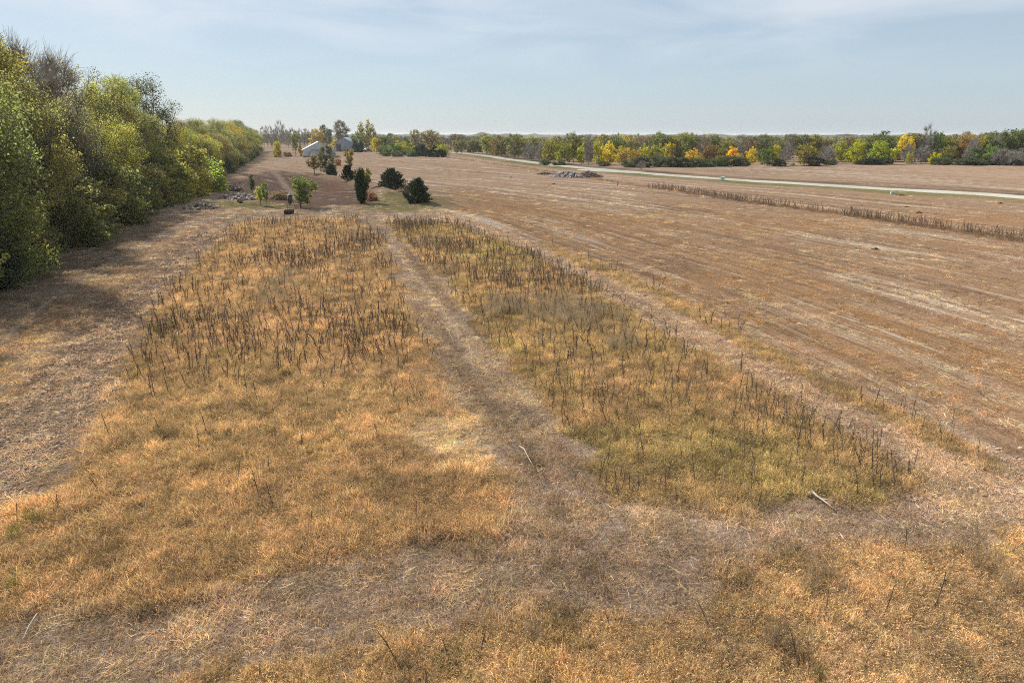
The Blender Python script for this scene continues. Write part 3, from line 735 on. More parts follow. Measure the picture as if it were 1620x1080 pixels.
# ------------------------------------------------------------------ hedgerow along the left side
HG = 'trees of the hedgerow along the left edge of the field'
hedge = [  # s, out, height, kind, colour, label
    (22, 21.0, 13.0, 'hedge', O_, 'olive hedgerow tree beyond the left frame edge, nearest the camera of all'),
    (33, 20.5, 13.6, 'hedge', OB, 'brown olive hedgerow tree just outside the left frame edge'),
    (43, 23.5, 15.6, 'hedge', OB, 'olive brown hedgerow tree cut by the left frame edge, behind the green one'),
    (52, 20.5, 15.2, 'hedge', G_, 'green dense hedgerow tree second from the near end, reaching the left edge'),
    (60, 26.0, 18.6, 'hedgebare', GY, 'tallest grey twiggy tree at the near end of the hedgerow'),
    (66, 20.0, 13.2, 'hedge', O_, 'olive hedgerow tree just in front of the tallest grey twiggy tree'),
    (75, 24.0, 17.2, 'hedge', YG, 'yellow green topped hedgerow tree right of the tallest grey twiggy tree'),
    (82, 20.0, 12.6, 'hedge', GY, 'dull grey green hedgerow tree between two green ones'),
    (89, 25.5, 17.6, 'hedgebare', GY, 'leafless topped hedgerow tree with fine twigs against the sky'),
    (95, 19.5, 12.8, 'hedge', YG, 'bright yellow green hedgerow tree below the leafless topped one'),
    (104, 23.5, 16.8, 'hedge', OB, 'brownish olive hedgerow tree standing behind the bright yellow green one'),
    (112, 19.0, 12.6, 'hedge', O_, 'dull olive hedgerow tree overhanging the mown strip midway along the hedge'),
    (120, 23.0, 16.8, 'hedge', YG, 'tall yellow green hedgerow tree left of the dark spiky one'),
    (131, 21.5, 17.6, 'hedge', DK, 'dark green spiky topped hedgerow tree before the skyline drops'),
    (139, 18.0, 11.2, 'hedge', YG, 'yellow tinged low hedgerow tree at the foot of the dark spiky one'),
    (148, 21.0, 12.6, 'hedge', (.26, .185, .03), 'golden leaved hedgerow tree just right of the dark spiky one'),
]
for i, (s, p, h, k, c, lab) in enumerate(hedge):
    q = hedge_pt(s, p)
    w = h * random.uniform(.80, .98)
    plant(k, i % (6 if k == 'hedge' else 3), (q[0], q[1], float(terrain(*q))), h, w, c, lab, 'tree', HG)
s = 26.0
while s < 156:
    for p in (28.5,):
        q = hedge_pt(s + random.uniform(-2, 2), p); h = random.uniform(13.5, 15.5)
        plant('hedge', random.randrange(6), (q[0], q[1], float(terrain(*q))), h, h * random.uniform(.95, 1.1), random.choice([O_, OB, G_, DK]), 'tree deep inside the near half of the left hedgerow, behind the front trees', 'tree', HG + ', deep inside')
    s += 7.5
s = 156.0; i = 0
fc = [O_, YG, G_, (.24, .18, .03), OB, G_, O_, YG, DK, O_, G_]
while s < 440:
    hgt = np.interp(s, [156, 180, 214, 260, 330, 400, 440], [11.8, 12.0, 12.4, 13.5, 15.0, 16.2, 15.0])
    for row, p in enumerate((17.2, 22.5)):
        q = hedge_pt(s + random.uniform(-2, 2) + row * 3, p + random.uniform(-1, 1))
        plant('hedge', (i * 2 + row) % 6, (q[0], q[1], float(terrain(*q))), hgt * random.uniform(.86, 1.05) * (1 if row else .82), hgt * random.uniform(.85, 1.05), fc[(i + 4 * row) % len(fc)],
              (CN.get(fc[(i + 4 * row) % len(fc)], 'golden') + (' tree in the far half of the left hedgerow, front row beside the field' if row == 0 else ' tree in the far half of the left hedgerow, back row')), 'tree', HG + (', front row' if row == 0 else ', back row'))
    s += 7.5 + (s - 156) * .012; i += 1
# bushes along the foot of the hedge
HB = 'bushes along the foot of the left hedgerow'
foot = [(45, 16.8, 5.2, YG, 'yellow green leafy bush at the left edge, in front of the hedgerow'),
        (50, 16.2, 3.6, DK, 'dark green rounded bush at the hedge foot nearest the camera'),
        (58, 17.5, 5.5, O_, 'olive bush behind the dark rounded one at the hedge foot'),
        (66, 16.2, 4.4, G_, 'green bush third from the near end of the hedge foot'),
        (74, 16.6, 6.0, OB, 'brown olive bush leaning out where the hedge shadow is widest'),
        (83, 15.6, 6.5, G_, 'large fresh green bush at the hedge foot, midway along'),
        (92, 16.0, 5.6, G_, 'green bush just beyond the large fresh green one'),
        (101, 15.2, 5.2, O_, 'olive bush with twiggy base at the hedge foot'),
        (110, 15.0, 6.5, YG, 'yellow green tall bush at the hedge foot before the brushy clearing'),
        (120, 14.4, 7.6, YG, 'yellow leaved bush bulging out from the hedge near the clearing'),
        (129, 14.2, 7.2, LG, 'bright lime green bush right of the yellow leaved bush'),
        (138, 14.6, 5.6, G_, 'mid green bush farther along the hedge foot'),
        (150, 14.6, 5.2, DK, 'dark bluish green bush hugging the hedge foot beyond the clearing'),
        (160, 14.8, 4.6, BG, 'blue green low bush beside the dark one at the hedge foot')]
for i, (s, p, h, c, lab) in enumerate(foot):
    q = hedge_pt(s, p + (1.6 if s < 105 else .6)); plant('shrub', i % 4, (q[0], q[1], float(terrain(*q))), h, h * random.uniform(.95, 1.2), c, lab, 'bush', HB)
s = 172.0
while s < 400:
    q = hedge_pt(s, 14.2 + random.uniform(-.6, .8)); h = random.uniform(3.6, 5.5)
    plant('shrub', random.randrange(4), (q[0], q[1], float(terrain(*q))), h, h * 1.1, random.choice([G_, DK, O_, BG]), 'small dark bush at the foot of the far half of the hedgerow', 'bush', HB + ', far half')
    s += random.uniform(11, 17)

# ------------------------------------------------------------------ trees round the dry pond and the barns
plant_px('column', 0, 573, 322, 270, 18, (.056, .080, .050), 'tall narrow dark green juniper at the edge of the dry pond', 'tree')
plant_px('cedar', 0, 620, 299, 269, 48, DG, 'broad dark cedar on the rise, farther left of the two', 'tree')
plant_px('cedar', 1, 661, 320, 284, 46, DG, 'broad dark cedar on the green patch, nearer right of the two', 'tree')
plant_px('lean', 0, 477, 329, 282, 42, (.105, .12, .05), 'bright green leaning bush beside the game feeder', 'bush', lean=(0, rad(12)), rz=0.4)
plant_px('sapling', 1, 400, 309, 277, 12, (.05, .07, .035), 'thin dark sapling left of the pond hollow', 'sapling')
plant_px('sapling', 0, 412, 326, 296, 16, YG, 'yellow green thin sapling in the bright grass, left of two', 'sapling')
plant_px('sapling', 1, 421, 328, 289, 14, (.09, .12, .035), 'green thin sapling in the bright grass, right of two', 'sapling')
plant_px('shrub', 0, 380, 322, 314, 12, DK, 'tiny dark bush in the bright green grass patch', 'bush')
plant_px('sapling', 0, 583, 300, 266, 14, (.14, .13, .05), 'wispy yellowish sapling behind the narrow juniper', 'sapling')
plant_px('airy', 0, 518, 279, 229, 38, (.065, .075, .04), 'airy dark tree in front of the white barn', 'tree')
plant_px('cedarball', 0, 525, 280, 261, 19, DG, 'dark cedar bush at the foot of the airy tree', 'bush')
plant_px('sapling', 0, 497, 278, 245, 22, (.13, .10, .065), 'sparse reddish brown small tree below the white barn', 'tree')
plant_px('forked', 0, 554, 283, 236, 26, (.15, .12, .035), 'forked thick limbed tree with few yellow leaves', 'tree')
plant_px('cedarball', 1, 550, 285, 263, 21, (.028, .042, .02), 'dark bush at the foot of the forked tree', 'bush')
plant_px('shrub', 1, 560, 283, 268, 10, OB, 'olive bush leaning on the dark bush under the forked tree', 'bush')
plant_px('shrub', 2, 535, 262, 249, 9, (.16, .075, .045), 'rusty little bush left of the forked tree', 'bush')
plant_px('shrub', 3, 440, 249, 224, 16, (.20, .19, .035), 'yellow green oval bush alone left of the white barn', 'bush')
plant_px('tall', 1, 468, 247, 211, 15, (.13, .15, .045), 'thin light green tree just left of the white barn', 'tree')
plant_px('shrub', 0, 476, 247, 229, 8, (.24, .18, .04), 'orange yellow bush touching the white barn corner', 'bush')
plant_px('shrub', 1, 455, 248, 240, 14, (.13, .085, .05), 'brown dead bush between the oval bush and the barn', 'bush')
plant_px('shrub', 2, 588, 318, 300, 18, (.17, .10, .06), 'reddish dead bush right of the narrow juniper', 'bush')
plant_px('shrub', 3, 443, 316, 302, 34, (.15, .115, .085), 'grey brown brushy mound behind the feeder', 'bush')

# skyline trees round the barns
ORD = 'first second third fourth fifth sixth seventh eighth ninth tenth eleventh twelfth thirteenth'.split()
BT = 'slender leafless trees on the skyline left of the barns'
for x, t, w in ((419, 197, 12), (424, 205, 10), (430, 198, 14), (437, 202, 12), (444, 191, 16), (451, 197, 16), (457, 202, 13), (465, 198, 13), (471, 205, 12), (476, 203, 14), (483, 206, 12), (487, 203, 12), (494, 207, 12)):
    plant_px('bare' if w > 12 else 'slim', random.randrange(3), x, 233.5 + random.uniform(-.6, .6), t, w, GY, ORD.pop(0) + ' slender grey leafless tree on the skyline, counted from the hedgerow towards the white barn', 'tree', BT, name='bare_tree')
plant_px('round', 0, 503, 236, 201, 24, (.26, .18, .03), 'yellow orange tree directly behind the white barn', 'tree')
plant_px('airy', 0, 514, 235, 197, 24, (.055, .055, .045), 'dark open crowned tall tree right of the yellow orange one', 'tree')
plant_px('airy', 0, 541, 235, 190, 34, (.07, .062, .055), 'big dark round headed tree above the grey barn', 'tree', rz=1.0)
plant_px('round', 1, 530, 238, 217, 15, (.25, .21, .03), 'yellow small tree at the left of the grey barn', 'tree')
plant_px('round', 2, 580, 239, 189, 32, (.15, .135, .035), 'tallest yellow green tree right of the grey barn', 'tree')
plant_px('round', 3, 566, 240, 207, 22, (.09, .10, .035), 'green tree between the grey barn and the tallest tree', 'tree')
plant_px('cedar', 2, 563, 241, 224, 13, BG, 'small dark conifer touching the grey barn', 'tree')
plant_px('cedar', 3, 571, 241, 226, 12, BG, 'small dark conifer left of the parked truck', 'tree')
plant_px('tall', 2, 522, 237, 205, 14, (.07, .08, .04), 'dull green tree between the two barns', 'tree')

# middle belt
MBG = 'trees and bushes of the belt between the barns and the road'
belt = [('round', 596, 243.5, 216, 16, (.24, .21, .03), 'yellow tall bush at the left end of the middle belt, by the truck'),
        ('round', 612, 243.5, 210, 26, (.075, .085, .03), 'dark green tall tree near the left end of the middle belt'),
        ('round', 603, 246, 228, 15, G_, 'small green tree in front of the dark tall one'),
        ('round', 621, 247, 225, 24, (.07, .105, .035), 'rounded green tree in the middle belt front, third from left'),
        ('round', 635, 245.5, 218, 20, (.27, .20, .025), 'gold topped tree in the middle belt'),
        ('round', 646, 247, 226, 22, (.16, .165, .035), 'yellow green round tree beside the gold topped one'),
        ('tall', 657, 245, 206, 13, GY, 'tall pale wispy tree rising above the middle belt, left one'),
        ('cedar', 660, 247.5, 232, 12, (.10, .13, .06), 'pale green small conifer in the middle belt'),
        ('cedar', 669, 247, 230, 18, BG, 'blue green conifer right of the pale green small one'),
        ('tall', 683, 246, 206, 24, (.17, .14, .085), 'tan wispy tree rising above the middle belt, right one'),
        ('cedarball', 678, 248.5, 236, 15, BG, 'blue green ball shaped juniper at the belt front'),
        ('cedar', 689, 248, 231, 14, (.035, .055, .03), 'dark narrow conifer beside the ball shaped juniper'),
        ('round', 700, 248.5, 227, 20, (.17, .17, .03), 'yellow green ball shaped tree at the right end of the belt'),
        ('cedarball', 698, 249, 238, 18, (.025, .045, .022), 'dark cedar bush at the foot of the right end ball tree'),
        ('round', 625, 244, 213, 22, O_, 'olive tree behind the rounded green tree of the middle belt'),
        ('round', 643, 244, 214, 22, G_, 'green tree behind the gold topped tree of the middle belt'),
        ('round', 672, 244, 216, 22, O_, 'olive tree between the two tall wispy trees'),
        ('round', 694, 245, 215, 20, OB, 'brownish olive tree behind the right end ball tree'),
        ('shrub', 628, 248, 237, 14, DK, 'dark low bush in the belt front between two green trees'),
        ('shrub', 652, 248, 238, 14, BG, 'low blue green bush in the belt front'),
        ('shrub', 611, 247, 237, 13, BG, 'low blue green bush at the belt foot, left part')]
for i, (k, x, b, t, w, c, lab) in enumerate(belt):
    nv = {'round': 6, 'tall': 4, 'cedar': 4, 'cedarball': 2, 'shrub': 4}[k]
    plant_px(k, i % nv, x, b, t, w * 1.25, c, lab, 'bush' if k in ('shrub', 'cedarball') else 'tree', MBG)
for x in range(600, 800, 8):
    xx = x + random.uniform(-3, 3)
    plant_px(random.choice(['bare', 'tall', 'bare']), random.randrange(4), xx, 241.5, random.uniform(211, 218), random.uniform(13, 19), random.choice([GY, BR, (.15, .13, .08), OB]),
             'thin brownish half bare tree at the back of the middle belt', 'tree', 'half bare trees at the back of the middle belt', back=12, name='bare_tree')
for x, t, w in ((722, 216, 16), (731, 218, 13), (742, 217, 14), (750, 215, 15), (757, 219, 11), (764, 217, 13), (772, 216, 15), (781, 217, 15)):
    plant_px('round', random.randrange(6), x, 243, t, w, random.choice([OB, (.12, .11, .05), O_]), 'small round headed tree with dark trunk in the row beyond the road bend', 'tree', 'row of small trees beyond the road bend')

# ------------------------------------------------------------------ far tree line on the right
TL = 'trees of the far tree line beyond the road'
front = [
    ('round', 793, 248, 213, 26, (.11, .105, .05), 'grey olive tree at the left end of the far tree line, above the road'),
    ('round', 814, 251, 208, 32, (.10, .10, .055), 'broad grey green dome tree above the road, left end of tree line'),
    ('round', 825, 249, 218, 18, (.33, .27, .03), 'yellow headed tree behind the grey brush above the road'),
    ('bare', 836, 254, 224, 26, GY, 'grey leafless brushy tree left of the olive yellow pair'),
    ('bare', 853, 257, 222, 18, (.09, .09, .085), 'blue grey leafless brush beside the olive yellow pair'),
    ('round', 871, 258.5, 217, 28, (.18, .15, .035), 'olive yellow tree, left of a pair by the road'),
    ('round', 893, 260, 221, 28, (.17, .17, .03), 'yellow green tree, right of a pair by the road'),
    ('tall', 907, 258, 210, 28, (.105, .11, .04), 'tall olive tree with twiggy top behind the rubble heap'),
    ('round', 920, 260.5, 226, 15, (.22, .22, .03), 'slim lime yellow tree left of the grey trunked tree'),
    ('bare', 931, 261, 215, 19, (.10, .095, .085), 'dark grey leafless tree left of the brightest yellow tree'),
    ('round', 946, 260, 219, 20, (.24, .22, .03), 'yellow green tree with a lemon patch left of the brightest yellow tree'),
    ('round', 962, 261, 223, 29, (.33, .27, .035), 'brightest yellow tree in the far tree line'),
    ('round', 985, 259.5, 230, 25, (.27, .21, .05), 'orange yellow tree touching the brightest yellow tree'),
    ('round', 1007, 259.5, 234, 28, (.25, .18, .055), 'orange low tree, right of the orange yellow one'),
    ('round', 1019, 259, 226, 17, (.30, .30, .03), 'lime yellow small headed tree rising over the orange low tree'),
    ('round', 1040, 259, 221, 26, (.17, .17, .035), 'yellow green tree left of the slim bright yellow column'),
    ('tall', 1057, 260, 226, 18, (.31, .27, .03), 'slim bright yellow column tree above dark cedars'),
    ('round', 1095, 260, 234, 24, (.30, .215, .03), 'golden round tree right of the slim yellow column'),
    ('round', 1105, 262, 243, 17, (.20, .19, .04), 'low yellow green tree under the golden round tree'),
    ('round', 1120, 262, 227, 28, (.15, .105, .05), 'brown leaved tree beside the golden round tree'),
    ('round', 1136, 261, 229, 26, (.16, .14, .04), 'olive brown tree right of the brown leaved tree'),
    ('round', 1159, 259, 226, 20, (.36, .25, .025), 'small golden dome tree in the middle of the far tree line'),
    ('round', 1170, 260, 241, 14, (.25, .18, .06), 'little orange tree at the foot of the golden dome'),
    ('round', 1188, 261, 232, 22, (.32, .26, .03), 'vivid gold tree left of the round green tree'),
    ('round', 1213, 263, 231, 33, (.075, .115, .035), 'round green tree standing forward of the tree line'),
    ('round', 1226, 259, 227, 17, (.26, .23, .03), 'yellow green tree peeping right of the round green tree'),
    ('bare', 1242, 262, 224, 23, (.20, .165, .14), 'pale grey leafless tree with visible limbs'),
    ('round', 1272, 262, 217, 38, (.14, .13, .035), 'wide olive tree right of the pale leafless tree'),
    ('bare', 1306, 259, 226, 28, (.105, .105, .09), 'grey brush tree between the olive and the yellow green trees'),
    ('round', 1327, 258, 218, 28, (.19, .19, .035), 'yellow green tree behind the grey brush'),
    ('round', 1352, 260, 219, 38, (.23, .22, .025), 'yellow green spreading tree with a visible trunk'),
    ('round', 1388, 260, 220, 32, (.18, .20, .03), 'lime green tree right of the spreading one'),
    ('tall', 1412, 260, 234, 15, (.33, .30, .03), 'narrow yellow bush tree at the field edge'),
    ('bare', 1435, 259, 227, 26, (.10, .105, .09), 'blue grey leafless tree right of the narrow yellow one'),
    ('round', 1438, 260, 239, 12, (.20, .20, .04), 'small yellow green bush before the blue grey tree'),
    ('bare', 1458, 259, 229, 26, (.13, .125, .11), 'pale grey leafless tree behind the small yellow green bush'),
    ('round', 1478, 260, 240, 18, (.36, .33, .02), 'bright lemon yellow bush alone at the field edge'),
    ('round', 1498, 260, 229, 27, (.125, .12, .04), 'olive tree right of the lemon yellow bush'),
    ('bare', 1534, 260, 216, 27, (.095, .10, .095), 'tall blue grey leafless tree near the right side'),
    ('round', 1556, 261, 222, 36, (.085, .125, .035), 'rounded fresh green tree right of the tall blue grey one'),
    ('bare', 1587, 262, 231, 34, (.16, .15, .145), 'pale lilac grey brush tree near the right frame edge'),
    ('bare', 1613, 262, 234, 30, (.15, .145, .14), 'pale lilac grey brush tree cut by the right frame edge'),
]
for i, (k, x, b, t, w, c, lab) in enumerate(front):
    nv = {'round': 6, 'tall': 4, 'bare': 4}[k]
    plant_px(k, (i * 5 + 1) % nv, x, b, t, w, c, lab, 'tree', TL)
behind = [
    (1085, 208, 28, (.12, .135, .05), 'pale green dome rising behind the golden round tree', 'round'),
    (1392, 206, 48, (.075, .095, .04), 'wide dark green dome rising behind the lime green tree', 'round'),
    (1430, 210, 26, (.36, .29, .025), 'yellow crown rising behind the blue grey leafless tree', 'round'),
    (1463, 197, 24, (.10, .10, .09), 'tallest wispy leafless crown above the tree line', 'bare'),
    (1478, 205, 24, (.085, .115, .035), 'green crown right of the tallest wispy one', 'round'),
    (1520, 207, 32, (.18, .12, .055), 'rusty orange crown behind the olive tree', 'round'),
    (1529, 213, 18, (.40, .26, .03), 'golden crown just right of the rusty orange one', 'round'),
    (1575, 202, 40, (.08, .105, .035), 'tall green crown behind the rounded fresh green tree', 'round'),
    (1606, 200, 44, (.085, .105, .035), 'tallest broad green crown at the right frame edge', 'round'),
]
for i, (x, t, w, c, lab, k) in enumerate(behind):
    plant_px(k, i % 4, x, 259, t, w, c, lab, 'tree', TL, back=16)
CT = 'dark evergreens along the foot of the far tree line'
for x, b, t, w, wh in ((998, 265, 249, 20, 'between the two orange trees'), (1017, 265, 247, 18, 'behind the small grey leafless bush'), (1041, 264, 243, 19, 'left of the slim yellow column'), (1062, 264.5, 247, 22, 'under the slim yellow column'),
                   (1080, 264.5, 248, 20, 'left of the golden round tree'), (1098, 264, 250, 18, 'under the golden round tree'), (1116, 264, 250, 20, 'under the brown leaved tree'), (1140, 263.5, 249, 18, 'under the olive brown tree'),
                   (1156, 263, 246, 20, 'under the small golden dome tree'), (1172, 263, 249, 18, 'under the little orange tree'), (1232, 263, 251, 16, 'right of the round green tree'), (1288, 262.5, 247, 22, 'under the wide olive tree'),
                   (1312, 261, 251, 16, 'under the grey brush tree'), (1368, 260.5, 249, 22, 'right of spreading tree'), (1385, 260.5, 248, 20, 'under the lime green tree'), (1400, 260.5, 251, 16, 'left of the narrow yellow bush tree'),
                   (1488, 261, 249, 20, 'right of the lemon yellow bush'), (1527, 261.5, 248, 24, 'under the tall blue grey tree'), (1548, 261.5, 248, 24, 'left under the fresh green tree'), (1568, 261.5, 248, 22, 'right under the fresh green tree'),
                   (1600, 262, 251, 20, 'between two pale lilac brush trees'), (862, 261, 252, 14, 'left of the olive yellow tree'), (884, 262, 254, 14, 'between the olive yellow pair'), (955, 263, 254, 14, 'under the brightest yellow tree')):
    plant_px('shrub', random.randrange(4), x, b, t, w * 1.5, random.choice([(.040, .056, .030), (.046, .060, .034), (.044, .054, .042)]),
             'low dark evergreen in the far tree line, ' + wh, 'bush', CT, name='evergreen_bush')
plant_px('bare', 2, 1015, 268, 254, 14, GY, 'small grey leafless bush standing in front of the dark cedars', 'bush')
plant_px('shrub', 1, 1254, 262.5, 257, 7, (.30, .31, .19), 'pale greenish little bush under the pale leafless tree', 'bush')
plant_px('shrub', 2, 1234, 262, 256, 6, (.42, .38, .34), 'whitish dry little bush left of the pale greenish one', 'bush')
# wood behind the front rows
BK = 'trees at the back of the far tree line'
for row, (bk, lift) in enumerate(((22, 0), (38, 1), (60, 2))):
    x = 770 + row * 7
    while x < 1800:
        tb = np.interp(x, [770, 830, 870, 950, 1000, 1090, 1150, 1250, 1300, 1400, 1480, 1560, 1620, 1800], [215, 213, 217, 213, 209, 212, 215, 213, 215, 213, 212, 210, 207, 205]) + random.uniform(-1, 3.5)
        k = random.choices(['round', 'tall', 'bare'], (7, 2, 1.6))[0]
        kc = random.choices([GY, O_, OB, G_, YG, (.25, .20, .04), BR, (.09, .10, .06)], (2.5, 4, 2.5, 3, 5, .6, 1, 2))[0]
        plant_px(k, random.randrange(4), x, np.interp(x, [770, 850, 900, 1300, 1620], [246, 255, 259.5, 259, 260]), tb - lift * .4, random.uniform(20, 34),
                 kc,
                 CN.get(kc, 'golden' if kc[0] > .3 else 'dull green') + ' tree in the ' + ('first', 'second', 'rearmost')[row] + ' rank behind the front of the far tree line', 'tree', BK, back=bk)
        x += random.uniform(15, 24)

# far-off wooded country on the horizon
def far_woods():
    g = np.random.default_rng(55); V = []; F = []; b = 0
    for k in range(900):
        d = g.uniform(900, 4200); a = g.uniform(-.72, .72)
        if d < 1500 and g.random() < .4: continue
        x, y = d * math.sin(a), d * math.cos(a)
        if vnoise(x, y, 420, 3) < .45: continue
        L = g.uniform(60, 220); W = g.uniform(15, 40); H = g.uniform(6, 10.5); n = 10
        ang = g.normal(0, .3)
        rows = []
        for j, (wv, hz) in enumerate(((-.5, 0), (-.42, .75), (0, 1), (.42, .75), (.5, 0))):
            u = np.linspace(-.5, .5, n) * L
            jz = H * hz * (1 + g.normal(0, .14, n)) * (np.sin(np.linspace(.25, math.pi - .25, n)) ** .3)
            rows.append(np.column_stack([x + u * math.cos(ang) - wv * W * math.sin(ang), y + u * math.sin(ang) + wv * W * math.cos(ang), jz - .3]))
        V.append(np.concatenate(rows)); i = np.arange(n - 1)
        F.append(np.concatenate([np.stack([b + j * n + i, b + j * n + i + 1, b + (j + 1) * n + i + 1, b + (j + 1) * n + i], 1) for j in range(4)])); b += 5 * n
    m = plain('far_wood', (.075, .078, .045), .95, .5, .02)
    tag(part('distant_woods', mesh_np('distant_woods', np.vstack(V), np.vstack(F), m, True)), 'hazy low woods on the distant horizon', 'woods', None, 'stuff')
far_woods()

# ------------------------------------------------------------------ hazy air
def haze():
    m, nt, out = new_mat('hazy_air')
    v = N(nt, 'ShaderNodeVolumePrincipled', {'Color': (.93, .96, 1.0, 1), 'Density': HAZE, 'Anisotropy': 0.25})
    nt.links.new(v.outputs[0], out.inputs['Volume'])
    o = MB().box((0, 0, 8.6), (12400, 12400, 25.2)).part('haze', m); tag(o, 'thin bluish haze that pales the far woods', 'haze', None, 'stuff')
HAZE = 0.00008
haze()

# ------------------------------------------------------------------ scattered ground cover
def tuft_mesh(name, g, nb, L, spread, tilt, wid, fluff=0, droop=.5, flat=0.0):
    vs, fs, var = [], [], []; b = 0
    for _ in range(nb):
        a = g.uniform(0, 6.283); o = np.array([g.normal(0, spread), g.normal(0, spread), 0])
        tl = abs(g.normal(0, tilt)) if not flat else g.uniform(1.1, 1.5)
        ln = L * g.uniform(.5, 1.15)
        d0 = np.array([math.cos(a) * math.sin(tl), math.sin(a) * math.sin(tl), math.cos(tl)])
        d1 = d0 + np.array([math.cos(a), math.sin(a), -.6]) * droop * g.uniform(.2, 1.1); d1 /= np.linalg.norm(d1)
        sd = np.cross(d0, [math.cos(a + 1.2), math.sin(a + 1.2), .3]); sd /= np.linalg.norm(sd); sd *= wid * g.uniform(.7, 1.3)
        m = o + d0 * ln * .55; t = m + d1 * ln * .45
        if flat: o[2] += g.uniform(.005, .05); m[2] = max(.012, m[2]); t[2] = max(.01, t[2] * .6)
        vs += [o - sd, o + sd, m + sd * .8, m - sd * .8, m - sd * .8, m + sd * .8, t + sd * .3, t - sd * .3]
        fs += [(b, b + 1, b + 2, b + 3), (b + 4, b + 5, b + 6, b + 7)]; b += 8
        q = (g.random(), g.random(), 0, 1); var += [q, q]
        if fluff and g.random() < fluff:
            for _k in range(3):
                c = m + d1 * ln * .45 * g.uniform(.1, 1) + g.normal(0, .012, 3)
                u = rot_rand(1, g)[0] * g.uniform(.008, .02); w = np.cross(u, rot_rand(1, g)[0]); 
                vs += [c - u, c + w * .35, c + u, c - w * .35]; fs.append((b, b + 1, b + 2, b + 3)); b += 4
                var.append((g.random(), g.random(), 0, 1))
    me = mesh_np(name, np.array(vs), np.array(fs), M_grass)
    attr(me, 'var', 'FLOAT_COLOR', 'FACE', var)
    return me
def stalk_mesh(name, g, H=1.0, mat=None):
    """dead upright weed: wand stem, a few stub branches, ragged seed spike"""
    mb = MB()
    n = 5; bend = g.normal(0, .10, 2); pts = []; rs = []
    for i in range(n + 1):
        t = i / n; pts.append((bend[0] * t * t, bend[1] * t * t, t * H - (.03 if i == 0 else 0)))
        rs.append((.012 if t < .45 else .020 * (1.15 - t) + .006) * (1 + g.normal(0, .12)))
    mb.tube(pts, rs, 5)
    for k in range(g.integers(7, 13)):
        t = g.uniform(.30, .97); a = g.uniform(0, 6.28); l = g.uniform(.05, .13) * (1.15 - t * .6)
        p = np.array([bend[0] * t * t, bend[1] * t * t, t * H]); q = p + np.array([math.cos(a) * l, math.sin(a) * l, l * g.uniform(.3, 1.2)])
        mb.tube([p, q], [.009, .010], 4)
    for k in range(g.integers(2, 5)):                 # withered leaves hanging from the stem
        t = g.uniform(.12, .6); a = g.uniform(0, 6.28); l = g.uniform(.06, .12)
        p = np.array([bend[0] * t * t, bend[1] * t * t, t * H]); e = np.array([math.cos(a), math.sin(a), 0]); s = np.array([-math.sin(a), math.cos(a), 0]) * .02
        mb.poly([p, p + e * l * .6 + s - np.array([0, 0, .02]), p + e * l - np.array([0, 0, l * .7]), p + e * l * .6 - s - np.array([0, 0, .03])])
    return mb.mesh(name, mat or M_stalk)
def scatter(name, meshes, pts, rot, scl, tintc, pid, label, cat):
    """one ground-cover object whose points carry the given tufts"""
    col = bpy.data.collections.new(name + '_tufts')
    for i, me in enumerate(meshes):
        col.objects.link(bpy.data.objects.new('%s_tuft_%02d' % (name, i), me))
    me = bpy.data.meshes.new(name); me.vertices.add(len(pts)); me.vertices.foreach_set('co', np.asarray(pts, np.float32).ravel())
    attr(me, 'rot', 'FLOAT_VECTOR', 'POINT', rot); attr(me, 'scl', 'FLOAT_VECTOR', 'POINT', scl)
    attr(me, 'tint', 'FLOAT_COLOR', 'POINT', np.hstack([tintc, np.ones((len(pts), 1))])); attr(me, 'pid', 'INT', 'POINT', pid)
    ng = bpy.data.node_groups.new(name + '_scatter', 'GeometryNodeTree')
    ng.interface.new_socket('Geometry', in_out='INPUT', socket_type='NodeSocketGeometry')
    ng.interface.new_socket('Geometry', in_out='OUTPUT', socket_type='NodeSocketGeometry')
    gi = ng.nodes.new('NodeGroupInput'); go = ng.nodes.new('NodeGroupOutput')
    ip = ng.nodes.new('GeometryNodeInstanceOnPoints')
    ci = ng.nodes.new('GeometryNodeCollectionInfo'); ci.inputs['Collection'].default_value = col
    ci.inputs['Separate Children'].default_value = True; ci.inputs['Reset Children'].default_value = True
    def na(nm, t):
        n = ng.nodes.new('GeometryNodeInputNamedAttribute'); n.data_type = t; n.inputs['Name'].default_value = nm
        return n.outputs['Attribute']
    e2r = ng.nodes.new('FunctionNodeEulerToRotation')
    ng.links.new(na('rot', 'FLOAT_VECTOR'), e2r.inputs[0])
    ng.links.new(gi.outputs[0], ip.inputs['Points']); ng.links.new(ci.outputs[0], ip.inputs['Instance'])
    ip.inputs['Pick Instance'].default_value = True
    ng.links.new(na('pid', 'INT'), ip.inputs['Instance Index']); ng.links.new(e2r.outputs[0], ip.inputs['Rotation'])
    ng.links.new(na('scl', 'FLOAT_VECTOR'), ip.inputs['Scale']); ng.links.new(ip.outputs[0], go.inputs[0])
    o = part(name, me); md = o.modifiers.new('scatter', 'NODES'); md.node_group = ng
    tag(o, label, cat, None, 'stuff')
    return o
def polar_points(k, rmin=8.0, rmax=320.0, r0=16.0, p=1.75, half=44):
    """points over the visible ground, thinning out with distance"""
    r = np.exp(np.linspace(math.log(rmin), math.log(rmax), 4000))
    dens = k * np.minimum(1, (r0 / r) ** p) * r * rad(2 * half)
    cdf = np.concatenate([[0], np.cumsum((dens[1:] + dens[:-1]) / 2 * np.diff(r))]); n = int(cdf[-1])
    rr = np.interp(rng.random(n) * cdf[-1], cdf, r); a = (rng.random(n) * 2 - 1) * rad(half)
    return rr * np.sin(a), rr * np.cos(a)
g = np.random.default_rng(11)
tall_t = [tuft_mesh('tall', g, 44, .25, .075, .75, .0040, .5, .35) for _ in range(6)]
